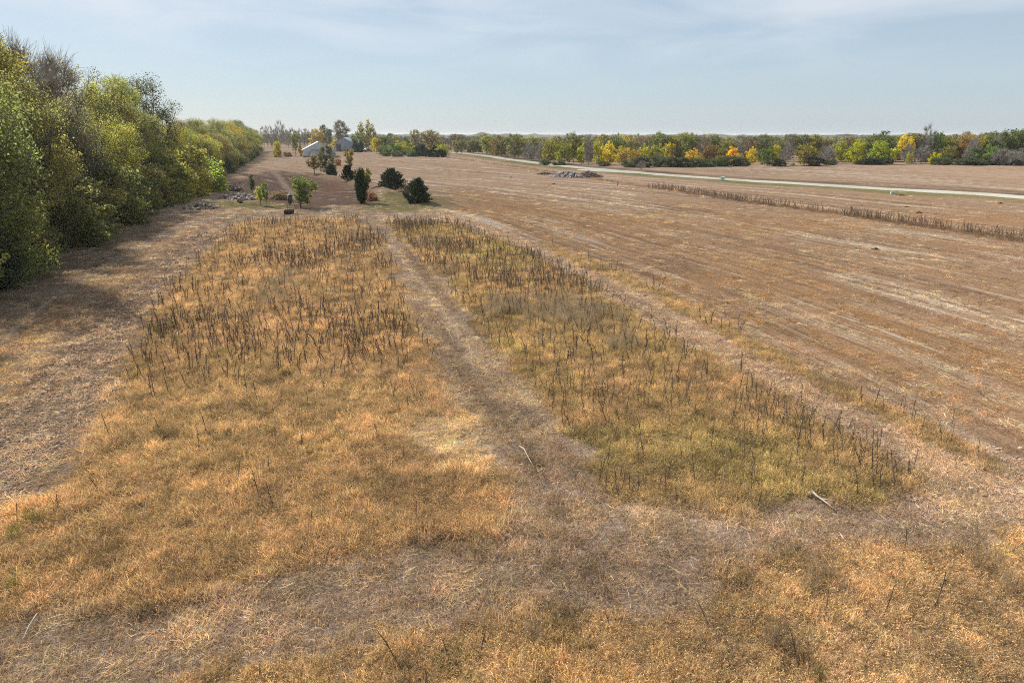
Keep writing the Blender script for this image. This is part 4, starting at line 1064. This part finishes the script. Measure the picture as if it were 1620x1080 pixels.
short_t = [tuft_mesh('short', g, 28, .15, .10, .95, .0042, .1, .35) for _ in range(5)]
litter_t = [tuft_mesh('litter', g, 22, .26, .16, 0, .0048, 0, .1, 1.0) for _ in range(4)]
weed_t = [tuft_mesh('weed', g, 50, .50, .06, .45, .003, .7, .25) for _ in range(3)]

x, y = polar_points(78)
Z = zones(x, y)
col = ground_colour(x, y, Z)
tallness = np.clip(Z['A'] + Z['B'] + Z['C'] * .9 + Z['D'] * .85 + Z['strip'] * .5, 0, 1)
keep = (np.abs(Z['ro']) > 2.5)
ud = rng.random(len(x))
is_tall = (ud < tallness) & keep
n4 = fbm(x, y, 1.3, 101, 3); n5 = fbm(x, y, 7, 111, 3); n6 = fbm(x, y, .75, 121, 3)
dark = np.where(rng.random(len(x)) < .14, .52, 1.0)
clump = (dark * (0.58 + .84 * n6 + .45 * (fbm(x, y, 2.8, 125, 3) - .5)))[:, None]
def mk(sel, hs, ws, meshes, name, label, cat, tc_, flat=False):
    xs, ys = x[sel], y[sel]; n = len(xs)
    dist = Z['r'][sel]
    gz = terrain(xs, ys)
    grow = 1 + dist / 130.0
    s_h = hs * (0.35 + 1.1 * n4[sel] + .35 * n6[sel]) * rng.uniform(.7, 1.25, n); s_w = ws * rng.uniform(.8, 1.3, n)
    scl = np.stack([s_w * grow, s_w * grow, s_h * (1 + dist / 400)], 1)
    rot = np.stack([rng.normal(0, .12, n), rng.normal(0, .12, n), rng.uniform(0, 6.28, n)], 1)
    if flat: rot[:, :2] *= .3
    scatter(name, meshes, np.stack([xs, ys, gz - .01], 1), rot, scl, np.clip(tc_, .01, .9), rng.integers(0, len(meshes), n), label, cat)
tv = lambda n, a=.3: rng.uniform(1 - a, 1 + a, (n, 1)) * rng.uniform(.94, 1.06, (n, 3))
pale_row = .8 * sstep(.36, .55, fbm(Z['row'] * 22, Z['al'], 7, 98, 3)) * sstep(.56, .70, fbm(Z['row'] * 13, Z['al'] * .4, 18, 81, 3)) * sstep(.42, .6, fbm(Z['row'], Z['al'] * .35, 9, 95, 3))
# standing dry grass
sel = is_tall & (rng.random(len(x)) < .95)
hs = .80 * np.where(Z['D'][sel] > .5, .9, 1.0) * np.where(Z['pale'][sel] > .4, .55, 1.0) * np.where(Z['C'][sel] > .5, .85, 1.0)
mk(sel, hs, 1.05, tall_t, 'dry_grass', 'tan and ochre dry grass standing uncut between the mown lanes', 'grass', col[sel] * 1.2 * clump[sel] * tv(sel.sum(), .38))
# cut stubble
sel = (~is_tall) & keep & (rng.random(len(x)) < .74 * (1 - .75 * Z['basin']) * (1 - .66 * Z['field']) * (1 - .3 * Z['clod']) * (1 - sstep(70, 130, Z['r'])))
tcol = col[sel] * 1.2 * clump[sel] * tv(sel.sum(), .4)
mk(sel, np.where(Z['green'][sel] > .4, .8, 1.0) * .85, 1.1, short_t, 'cut_stubble', 'short brown stubble left on the mown lanes and field', 'stubble', tcol)
# pale cut straw lying about
sel = (~is_tall) & keep & (rng.random(len(x)) < (.06 + .12 * (1 - Z['L']) * sstep(.5, .7, n5) + .42 * Z['field'] * pale_row + .04 * Z['L'] * (1 - Z['clod']) + .18 * (Z['lane'] > 8) * (1 - Z['field'])) * (1 - .85 * Z['basin']) * (1 - sstep(90, 150, Z['r'])))
tcol = (C3(.56, .475, .39)) * tv(sel.sum(), .4)
mk(sel, np.ones(sel.sum()) * .8, 1.0, litter_t, 'straw_litter', 'pale cut straw lying flat on the mown ground', 'straw', tcol, True)

def lump(g, c, r, flat=.7):
    """irregular stone"""
    n, m = 7, 4; V = [(c[0], c[1], c[2] - r * flat)]; F = []
    for i in range(1, m):
        th = math.pi * i / m
        for k in range(n):
            a = 2 * math.pi * k / n + .3 * i; q = r * g.uniform(.75, 1.2)
            V.append((c[0] + q * math.sin(th) * math.cos(a), c[1] + q * math.sin(th) * math.sin(a), c[2] - q * flat * math.cos(th)))
    V.append((c[0], c[1], c[2] + r * flat))
    for k in range(n): F.append((0, 1 + (k + 1) % n, 1 + k))
    for i in range(m - 2):
        for k in range(n):
            a, b = 1 + i * n + k, 1 + i * n + (k + 1) % n; F.append((a, b, b + n, a + n))
    e = len(V) - 1; s = 1 + (m - 2) * n
    for k in range(n): F.append((s + k, s + (k + 1) % n, e))
    return V, F
# broken clods on the cultivated track and the strip beside the field
def clod_mesh(g):
    vs, fs = [], []
    for _ in range(4):
        V, F = lump(g, (g.normal(0, .10), g.normal(0, .10), .01), g.uniform(.025, .06), .6); b = len(vs); vs += V; fs += [tuple(i + b for i in f) for f in F]
    me = bpy.data.meshes.new('clod'); me.from_pydata(vs, [], fs); me.update(); me.materials.append(M_grass)
    attr(me, 'var', 'FLOAT_COLOR', 'FACE', np.column_stack([g.random(len(fs)), np.full(len(fs), .5), np.zeros(len(fs)), np.ones(len(fs))]))
    return me
sel = (~is_tall) & (Z['r'] < 75) & (rng.random(len(x)) < .42 * Z['clod'] + .10 * (Z['lane'] > 8) * (1 - Z['field']) )
ns_ = sel.sum(); k_ = (1 + Z['r'][sel] / 120) * rng.uniform(.6, 1.3, ns_)
scatter('soil_clods', [clod_mesh(g) for _ in range(5)], np.stack([x[sel], y[sel], terrain(x[sel], y[sel])], 1), np.stack([np.zeros(ns_), np.zeros(ns_), rng.uniform(0, 6.28, ns_)], 1), np.repeat(k_[:, None], 3, 1),
        C3(.50, .37, .285) * rng.uniform(.5, 1.25, (ns_, 1)), rng.integers(0, 5, ns_), 'pale and dark broken soil clods on the bare track', 'soil clods')

# grey feathery weeds in the uncut strips
blobs = [(880, 492, 75, 24), (940, 505, 60, 18), (790, 495, 30, 12), (670, 385, 45, 14), (705, 425, 22, 12), (800, 480, 30, 10), (460, 445, 45, 18), (430, 470, 30, 16), (560, 370, 50, 10), (985, 545, 30, 14)]
pw, tw = [], []
for bx, by, rx, ry in blobs:
    for _ in range(int(rx * ry * .085)):
        a = random.uniform(0, 6.28); q = random.random() ** .6
        p = at(bx + math.cos(a) * rx * q, by + math.sin(a) * ry * q); pw.append(p); tw.append(np.array([.33, .26, .205]) * random.uniform(.7, 1.25))
for bx, by, nn in ((1300, 925, 6), (850, 1012, 5), (1235, 1035, 4), (1595, 930, 5), (1560, 900, 4), (1540, 870, 4), (1610, 880, 4)):
    for _ in range(nn):
        p = at(bx + random.gauss(0, 16), by + random.gauss(0, 12)); pw.append(p); tw.append(np.array([.29, .22, .16]) * random.uniform(.7, 1.2))
pw = np.array(pw); n = len(pw)
scatter('grey_weeds', weed_t, pw, np.stack([rng.normal(0, .1, n), rng.normal(0, .1, n), rng.uniform(0, 6.28, n)], 1), np.repeat(rng.uniform(.8, 1.35, (n, 1)), 3, 1), np.array(tw), rng.integers(0, 3, n),
        'feathery grey brown weeds in patches among the dry grass', 'weeds')
# a few still green plants
pw, tw = [], []
for bx, by, nn in ((247, 527, 7), (262, 518, 4), (286, 547, 3), (505, 500, 6), (357, 565, 3), (52, 822, 5), (30, 850, 4), (640, 523, 3), (215, 590, 4), (1290, 1070, 2), (20, 930, 3)):
    for _ in range(nn):
        p = at(bx + random.gauss(0, 8), by + random.gauss(0, 5)); pw.append(p); tw.append(np.array([.15, .155, .06]) * random.uniform(.7, 1.3))
pw = np.array(pw); n = len(pw)
scatter('green_weeds', weed_t, pw, np.stack([rng.normal(0, .1, n), rng.normal(0, .1, n), rng.uniform(0, 6.28, n)], 1), np.repeat(rng.uniform(.6, 1.0, (n, 1)), 3, 1), np.array(tw), rng.integers(0, 3, n),
        'small green weeds still alive in the dry grass', 'weeds')

# ------------------------------------------------------------------ dead weed stalks
M_stalk3 = plain('mid_brown_stalk', (0.105, 0.074, 0.054), 0.9, 0.4, 0.7)
stalk_protos = [stalk_mesh('weed_stalk', g, 1.0, (M_stalk, M_stalk3, M_stalk2, M_stalk3, M_stalk2)[k % 5]) for k in range(14)]
def candidates():
    """weighted spots of the stalks, denser in the upper and right parts of the uncut strips"""
    out = []
    xs = rng.uniform(-40, 50, 90000); ys = rng.uniform(9, 100, 90000)
    zz = zones(xs, ys)
    cl = fbm(xs, ys, 4.5, 131, 3)
    # the left strip is thick with stalks only in its far two thirds
    cy = sstep(22, 31, ys)
    dA = zz['A'] * (0.03 + cy * (.18 + .85 * sstep(.46, .64, cl))) * .6
    dB = zz['B'] * (.28 + .9 * sstep(.43, .63, cl)) * .6
    dC = zz['C'] * (.04 + .5 * sstep(.5, .7, cl)) * .55
    dD = zz['D'] * .03
    p_ = np.clip(dA + dB + dC + dD, 0, 1) * (1 - .8 * zz['pale'])
    k = rng.random(len(xs)) < p_ * .8
    return xs[k], ys[k], zz['A'][k] > .5, zz['B'][k] > .5
sx_, sy_, inA, inB = candidates()
dpx = sx_ / (sy_ * math.cos(PITCH) + CAM_H * math.sin(PITCH)) * FPX + 810
vis = (dpx > -20) & (dpx < 1640)
order = np.argsort(np.hypot(sx_, sy_) + (~vis) * 1000)
hi = order[:300]; rest = order[300:]
for i in hi:
    nm = bpy.data.objects.new('weed_stalk', stalk_protos[random.randrange(14)])
    h = random.uniform(.42, .95) * (.95 if inA[i] else 1.0)
    nm.location = (sx_[i], sy_[i], float(terrain(sx_[i], sy_[i]))); nm.scale = (.62, .62, h)
    nm.rotation_euler = (random.gauss(0, .13), random.gauss(0, .13), random.uniform(0, 6.28)); link(nm)
    if inA[i]: l, gr = 'dark dead weed stalk upright in the uncut grass left of the mown lane', 'dead weed stalks left of the mown lane'
    elif inB[i]: l, gr = 'dark dead weed stalk upright in the uncut strip right of the mown lane', 'dead weed stalks right of the mown lane'
    elif sy_[i] < 17: l, gr = 'lone dark dead weed stalk in the tan grass at the bottom of the photo', 'lone dead weed stalks at the bottom'
    else: l, gr = 'dark dead weed stalk in the narrow grass strip beside the stubble field', 'dead weed stalks in the narrow strip'
    tag(nm, l, 'weed', gr)
def stalk_scatter(name, xs, ys, label, hmin, hmax, wid=1.2, protos=None):
    n = len(xs); s = rng.uniform(hmin, hmax, n)
    scatter(name, protos or stalk_protos, np.stack([xs, ys, terrain(xs, ys)], 1), np.stack([rng.normal(0, .12, n), rng.normal(0, .12, n), rng.uniform(0, 6.28, n)], 1),
            np.stack([np.full(n, wid), np.full(n, wid), s], 1), np.full((n, 3), .1), rng.integers(0, 10, n), label, 'weeds')
stalk_scatter('distant_stalks', sx_[rest], sy_[rest], 'many dark dead weed stalks farther off in the uncut strips', .5, 1.05, .85)
# the dark weed strip along the terrace in the right-hand field
L_ = []
for a, b in zip(STRIP[:-1], STRIP[1:]):
    k = int(np.hypot(*(b - a)) * 13); t = rng.random(k)[:, None]; q = a + (b - a) * t
    nrm = np.array([b[1] - a[1], a[0] - b[0]]) / np.hypot(*(b - a)); L_.append(q + nrm * rng.normal(0, .75, (k, 1)))
q = np.vstack(L_); kp = vnoise(q[:, 0], q[:, 1], 5, 9) + rng.random(len(q)) * .5 > .42; q = q[kp]
stalk_scatter('weed_strip', q[:, 0], q[:, 1], 'dense dark strip of dead weeds running along the terrace in the right field', .45, 1.15, 1.4, [stalk_mesh('brown_stalk', g, 1.0, M_stalk2) for _ in range(10)])

# ------------------------------------------------------------------ buildings
def barn(name, label, loc, rz, W, D, eave, ridge, wall_m, roof_m, door=True):
    o = empty(name, loc, rz); tag(o, label, 'barn')
    hw = W / 2
    mb = MB()
    for y in (-D / 2, D / 2):
        mb.poly([(-hw, y, -.3), (hw, y, -.3), (hw, y, eave), (0, y, ridge), (-hw, y, eave)] if y < 0 else [(hw, y, -.3), (-hw, y, -.3), (-hw, y, eave), (0, y, ridge), (hw, y, eave)])
    mb.poly([(-hw, D / 2, -.3), (-hw, -D / 2, -.3), (-hw, -D / 2, eave), (-hw, D / 2, eave)]); mb.poly([(hw, -D / 2, -.3), (hw, D / 2, -.3), (hw, D / 2, eave), (hw, -D / 2, eave)])
    k = -hw + .45                                             # raised ribs of the sheet metal
    while k < hw:
        top = ridge - abs(k) / hw * (ridge - eave) - .05
        mb.box((k, -D / 2 - .02, top / 2), (.06, .05, top)); k += .9
    mb.part('wall', wall_m, o)
    sl_ = math.hypot(hw + .4, (ridge - eave) * (hw + .4) / hw)
    for s in (-1, 1):
        mb = MB(); a = math.atan2(ridge - eave, hw)
        z0 = ridge - (ridge - eave) * (hw + .4) / hw
        t = .14
        mb.v = [(0, -D / 2 - .4, ridge + .02), (0, D / 2 + .4, ridge + .02), (s * (hw + .4), D / 2 + .4, z0 + .02), (s * (hw + .4), -D / 2 - .4, z0 + .02)]
        mb.v += [(a_, b_, c_ + t) for a_, b_, c_ in mb.v]
        mb.f = [(0, 1, 2, 3), (7, 6, 5, 4), (0, 3, 7, 4), (3, 2, 6, 7), (2, 1, 5, 6)]
        mb.part('roof', roof_m, o)
    if door:
        dh = eave * .92
        d = MB().box((1.2, -D / 2 - .1, dh / 2), (4.6, .07, dh)).part('door', wall_m, o)
        MB().box((0.4, -D / 2 - .16, dh + .12), (7.6, .10, .22)).part('door_rail', M_dark, o)
        MB().box((2.9, -D / 2 - .17, dh * .45), (.10, .06, .45)).part('handle', M_dark, d)
        MB().box((-W * .30, -D / 2 - .07, 1.15), (1.0, .06, 2.1)).part('side_door', M_metal2, o)
    MB().box((0, -D / 2 - .07, .12), (W + .1, .08, .28)).part('base_trim', M_dark, o)
    return o
p = at(505, 248.5); 
barn('metal_barn', 'white metal barn with low gable behind the airy dark tree', (p[0] - 2.4, p[1] + 9, p[2]), rad(16), size_at(p, 50), 18, size_at(p, 10.8), size_at(p, 23.0), M_metal, M_roof)
p = at(549, 240)
b2 = barn('grey_barn', 'blue grey gabled barn standing farther off right of the white barn', (p[0], p[1] + 7, p[2]), rad(-14), size_at(p, 31), 14, size_at(p, 14.0), size_at(p, 21.5), M_metal2, M_metal2, False)
MB().box((-size_at(p, 9), -7.12, 2.2), (2.6, .08, 3.9)).part('door', M_dark, b2)
# parked truck
def truck():
    p = at(583, 240.5); o = empty('parked_truck', p, rad(20)); tag(o, 'dark pickup truck with a pale bed parked between the grey barn and the belt', 'truck')
    s = 1.0
    mb = MB(); prof = [(-2.6, .45), (2.6, .45), (2.6, 1.0), (2.5, 1.1), (1.2, 1.15), (.6, 1.78), (-.9, 1.78), (-1.1, 1.12), (-2.6, 1.1)]
    for y in (-.92, .92): mb.poly([(a, y, b) for a, b in (prof if y < 0 else prof[::-1])])
    for (a, b), (c, d) in zip(prof, prof[1:] + prof[:1]): mb.poly([(a, .92, b), (c, .92, d), (c, -.92, d), (a, -.92, b)][::-1])
    mb.part('body', M_dark, o)
    MB().poly([(.95, -.93, 1.2), (.55, -.93, 1.7), (-.85, -.93, 1.7), (-.98, -.93, 1.2)]).part('window', M_glass, o)
    MB().box((-1.85, 0, 1.3), (1.6, 1.8, .5)).part('bed_cover', M_white, o)
    for a in (-1.65, 1.65):
        for y in (-.85, .85): MB().tube([(a, y - .12, .38), (a, y + .12, .38)], [.38, .38], 14).part('wheel', M_black, o)
    for y in (-.65, .65): MB().box((2.62, y, .88), (.05, .35, .16)).part('headlight', M_white, o)
truck()
p = at(577, 239.5); o = tag(empty('storage_tank', p), 'pale low tank left of the dark pickup truck', 'tank')
MB().tube([(-1.3, 0, .9), (-1.2, 0, .9), (1.2, 0, .9), (1.3, 0, .9)], [.5, .7, .7, .5], 14).part('tank', M_white, o, True)
for a in (-.8, .8): MB().box((a, 0, .12), (.15, 1.1, .36)).part('cradle', M_dark, o)

# ------------------------------------------------------------------ game feeder and trough
p = at(457, 339)
fo = tag(empty('game_feeder', (p[0], p[1] + .9, p[2]), rad(10)), 'tripod game feeder with dark drum standing before the leaning bush', 'feeder')
H = size_at(p, 30.5)
drum = MB().tube([(0, 0, H * .50), (0, 0, H * .60), (0, 0, H * .94)], [.10, .26, .27], 18).part('drum', M_black, fo, True)
MB().tube([(0, 0, H * .94), (0, 0, H * .955), (0, 0, H)], [.30, .30, .06], 18).part('lid', M_grey, fo, True)
MB().box((0, -.275, H * .80), (.12, .02, .16)).part('label_plate', M_grey, drum)
MB().tube([(0, 0, H * .43), (0, 0, H * .50)], [.08, .08], 10).part('spinner', M_grey, fo)
for k in range(3):
    a = rad(90 + 120 * k + 25); MB().tube([(math.cos(a) * .30, math.sin(a) * .26, H * .66), (math.cos(a) * .80, math.sin(a) * .80, -.05)], [.03, .028], 8).part('leg', M_dark, fo)
tr = tag(empty('feed_trough', (p[0], p[1] + .15, p[2]), rad(4)), 'dark open topped box trough under the game feeder', 'trough')
tw_, td_, th_ = size_at(p, 13.5), .75, size_at(p, 6.8)
mb = MB()
for c, d in (((0, -td_ / 2, th_ / 2), (tw_, .04, th_)), ((0, td_ / 2, th_ / 2), (tw_, .04, th_)), ((-tw_ / 2 + .02, 0, th_ / 2 - .003), (.04, td_ - .05, th_)), ((tw_ / 2 - .02, 0, th_ / 2 - .003), (.04, td_ - .05, th_)), ((0, 0, .06), (tw_ - .1, td_ - .06, .04))): mb.box(c, d)
mb.part('box', M_box, tr)
for y in (-1, 1): MB().box((0, y * (td_ / 2 + .03), th_ - .05), (tw_ + .06, .05, .09)).part('rim', M_dark, tr)

# utility boxes, posts
for px, py, h, w, lab in ((1143, 286, 6.2, 5.6, 'pale green utility box at the near edge of the road, left one of two'), (1412, 307, 4.6, 5.6, 'pale green utility box in the road verge, right one of two')):
    p = at(px, py); o = tag(empty('utility_box', p, rad(-20)), lab, 'utility box', 'pale green utility boxes along the road')
    w_, h_ = size_at(p, w), size_at(p, h)
    MB().box((0, 0, h_ * .42), (w_, w_ * .9, h_ * .84 + .1)).part('cabinet', M_pede, o)
    MB().box((0, 0, h_ * .90), (w_ * 1.1, w_, h_ * .10)).part('lid', M_pede, o)
    MB().box((0, 0, -.02), (w_ * 1.25, w_ * 1.2, .12)).part('pad', M_rubble, o)
    MB().box((w_ * .1, -w_ * .46, h_ * .5), (.06, .04, .2)).part('latch', M_dark, o)
for px, py, h, lab in ((977, 295, 7, 'lone dark post standing in the stubble field before the weed strip'), ):
    p = at(px, py); o = tag(empty('post', p), lab, 'post'); hh = size_at(p, h)
    MB().tube([(0, 0, -.2), (.01, 0, hh)], [.07, .06], 8).part('shaft', M_bark, o); MB().tube([(.01, 0, hh), (.01, 0, hh + .06)], [.075, .02], 8).part('cap', M_dark, o)
p = at(837, 273); o = tag(empty('marker_stake', p), 'short pale stake left of the rubble heap', 'stake'); hh = size_at(p, 4.5)
MB().box((0, 0, hh / 2), (.22, .18, hh)).part('shaft', M_white, o); MB().box((0, 0, hh + .05), (.28, .24, .1)).part('cap', M_dead, o)

# ------------------------------------------------------------------ heaps, mounds, fallen wood
def heap(name, label, cat, px, py, wpx, hpx, dpt, nl, rr, mat, sticks=0, smat=None, piece='rubble'):
    p = at(px, py); o = tag(empty(name, p), label, cat); g = np.random.default_rng(int(px)); W, Hh = size_at(p, wpx) / 2, size_at(p, hpx)
    mb = MB()
    for k in range(nl):
        a = g.uniform(0, 6.28); q = g.random() ** .6; u, v = math.cos(a) * q, math.sin(a) * q
        r = g.uniform(*rr); z = float(Hh * (1 - q ** 1.6) * g.uniform(.3, .95))
        V, F = lump(g, (u * W, v * dpt, z), r); b = len(mb.v); mb.v += V; mb.f += [tuple(i + b for i in f) for f in F]
    if nl: mb.part(piece, mat, o)['kind'] = 'stuff'
    if sticks:
        mb = MB()
        for k in range(sticks):
            a = g.uniform(0, 6.28); q = g.random() ** .6; c = np.array([math.cos(a) * q * W, math.sin(a) * q * dpt, Hh * (1 - q ** 1.5) * g.uniform(.1, .9)])
            d = rot_rand(1, g)[0] * np.array([1, 1, .6]); L = g.uniform(.4, 1.5) * min(1.6, Hh + .3)
            mb.tube([c - d * L * .5, c + d * L * .1 + g.normal(0, .06, 3), c + d * L * .5], [.05, .04, .015], 4, False)
        mb.part('brush', smat or M_brush, o)['kind'] = 'stuff'
    return o
heap('rubble_heap', 'pale grey rubble heap beside the road', 'heap', 897, 280, 56, 9, 3.0, 170, (.20, .5), M_rubble, 60, M_dead)
heap('brush_heap', 'reddish brown brush heap right of the pale rubble heap', 'heap', 930, 280, 46, 9, 2.6, 30, (.2, .4), M_brush, 420, M_brush)
heap('brush_heap', 'low brown brush left of the pale rubble heap', 'heap', 862, 276, 30, 4, 1.6, 12, (.15, .3), M_brush, 160, M_brush)
heap('brush_heap', 'pale grey brush heap at the hedge foot near the bright grass', 'heap', 376, 315, 56, 10, 2.4, 90, (.15, .4), plain('lilac_grey_brush', (.21, .18, .165), .9, .4, 1.5), 420, M_dead)
heap('brush_heap', 'brown brush heap on the clearing left of the pond hollow', 'heap', 357, 300, 50, 10, 2.6, 20, (.2, .4), M_brush, 420, M_brush)
heap('brush_heap', 'dull grey brush heap under the hedge at the shadow end', 'heap', 318, 330, 50, 9, 1.8, 24, (.15, .35), M_brush, 360, plain('grey_twig', (.19, .16, .14), .9, .3, 2))
MG = 'dark soil mounds in the right field'
for px, py, w, h, lab in ((1385, 395, 13, 4.5, 'dark earth mound nearest the camera in the right field'), (1453, 337, 14, 3.6, 'dark earth mound between the weed strip and the road'),
                          (1435, 328, 10, 2.4, 'small dark earth mound behind the other between strip and road'), (1583, 322, 9, 3, 'dark earth clump at the road verge near the right edge'),
                          (808, 281, 6, 2, 'small dark clod left in the middle of the far field'), (876, 291, 7, 2, 'small dark clod in the field below the rubble heap'),
                          (1425, 309.5, 22, 3, 'dark earth bank beside the right utility box')):
    p = at(px, py); g2 = np.random.default_rng(int(px)); W, Hh = size_at(p, w) / 2, size_at(p, h); mb = MB()
    for k in range(16):
        a = g2.uniform(0, 6.28); q = g2.random() ** .7; V, F = lump(g2, (math.cos(a) * q * W * .8, math.sin(a) * q * W * .6, float(Hh * .45 * (1 - q * q))), max(.07, Hh * g2.uniform(.25, .55))); b = len(mb.v); mb.v += V; mb.f += [tuple(i + b for i in f) for f in F]
    o = part('earth_mound', mb.mesh('earth_mound', M_soil), None, p); tag(o, lab, 'mound', MG)
def branch(label, pts, r, side=()):
    P_ = [at(*q) for q in pts]; o = part('fallen_branch', None); c = P_[0]
    mb = MB(); P2 = [tuple(q - c + np.array([0, 0, .10 + .05 * (i % 2)])) for i, q in enumerate(P_)]
    mid = [tuple((np.array(a) + np.array(b)) / 2 + rng.normal(0, .03, 3)) for a, b in zip(P2[:-1], P2[1:])]
    full = [P2[0]]
    for m_, b_ in zip(mid, P2[1:]): full += [m_, b_]
    n = len(full); mb.tube(full, [r * (1 - .65 * i / (n - 1)) for i in range(n)], 7)
    for i, (dx_, dy_, dz_) in side:
        s = np.array(full[min(i, n - 1)]); mb.tube([s, s + np.array([dx_, dy_, dz_]) * .6, s + np.array([dx_, dy_, dz_])], [r * .5, r * .35, r * .15], 6)
    bpy.data.objects.remove(o)
    o = part('fallen_branch', mb.mesh('fallen_branch', M_dead, True), None, c); tag(o, label, 'branch', 'pale fallen branches on the mown ground')
branch('slim pale branch lying at the foot of the mown lane', [(822, 710), (834, 727), (846, 745)], .020, ((2, (.06, -.22, .06)),))
branch('thick pale grey branch with fork near the right uncut strip', [(1284, 782), (1298, 797), (1318, 810)], .035, ((2, (.28, -.22, .06)),))
branch('thin pale branch lying at the bottom left corner', [(60, 977), (48, 1000), (34, 1023)], .014, ((2, (.10, .16, .05)),))
branch('thin bleached stick farther down the mown lane', [(706, 522), (711, 532), (718, 545)], .014)
branch('bleached forked dead limb beside the brush heap', [(375, 300), (383, 296), (390, 290)], .05, ((2, (.1, .2, .5)), (3, (-.3, .1, .3))))
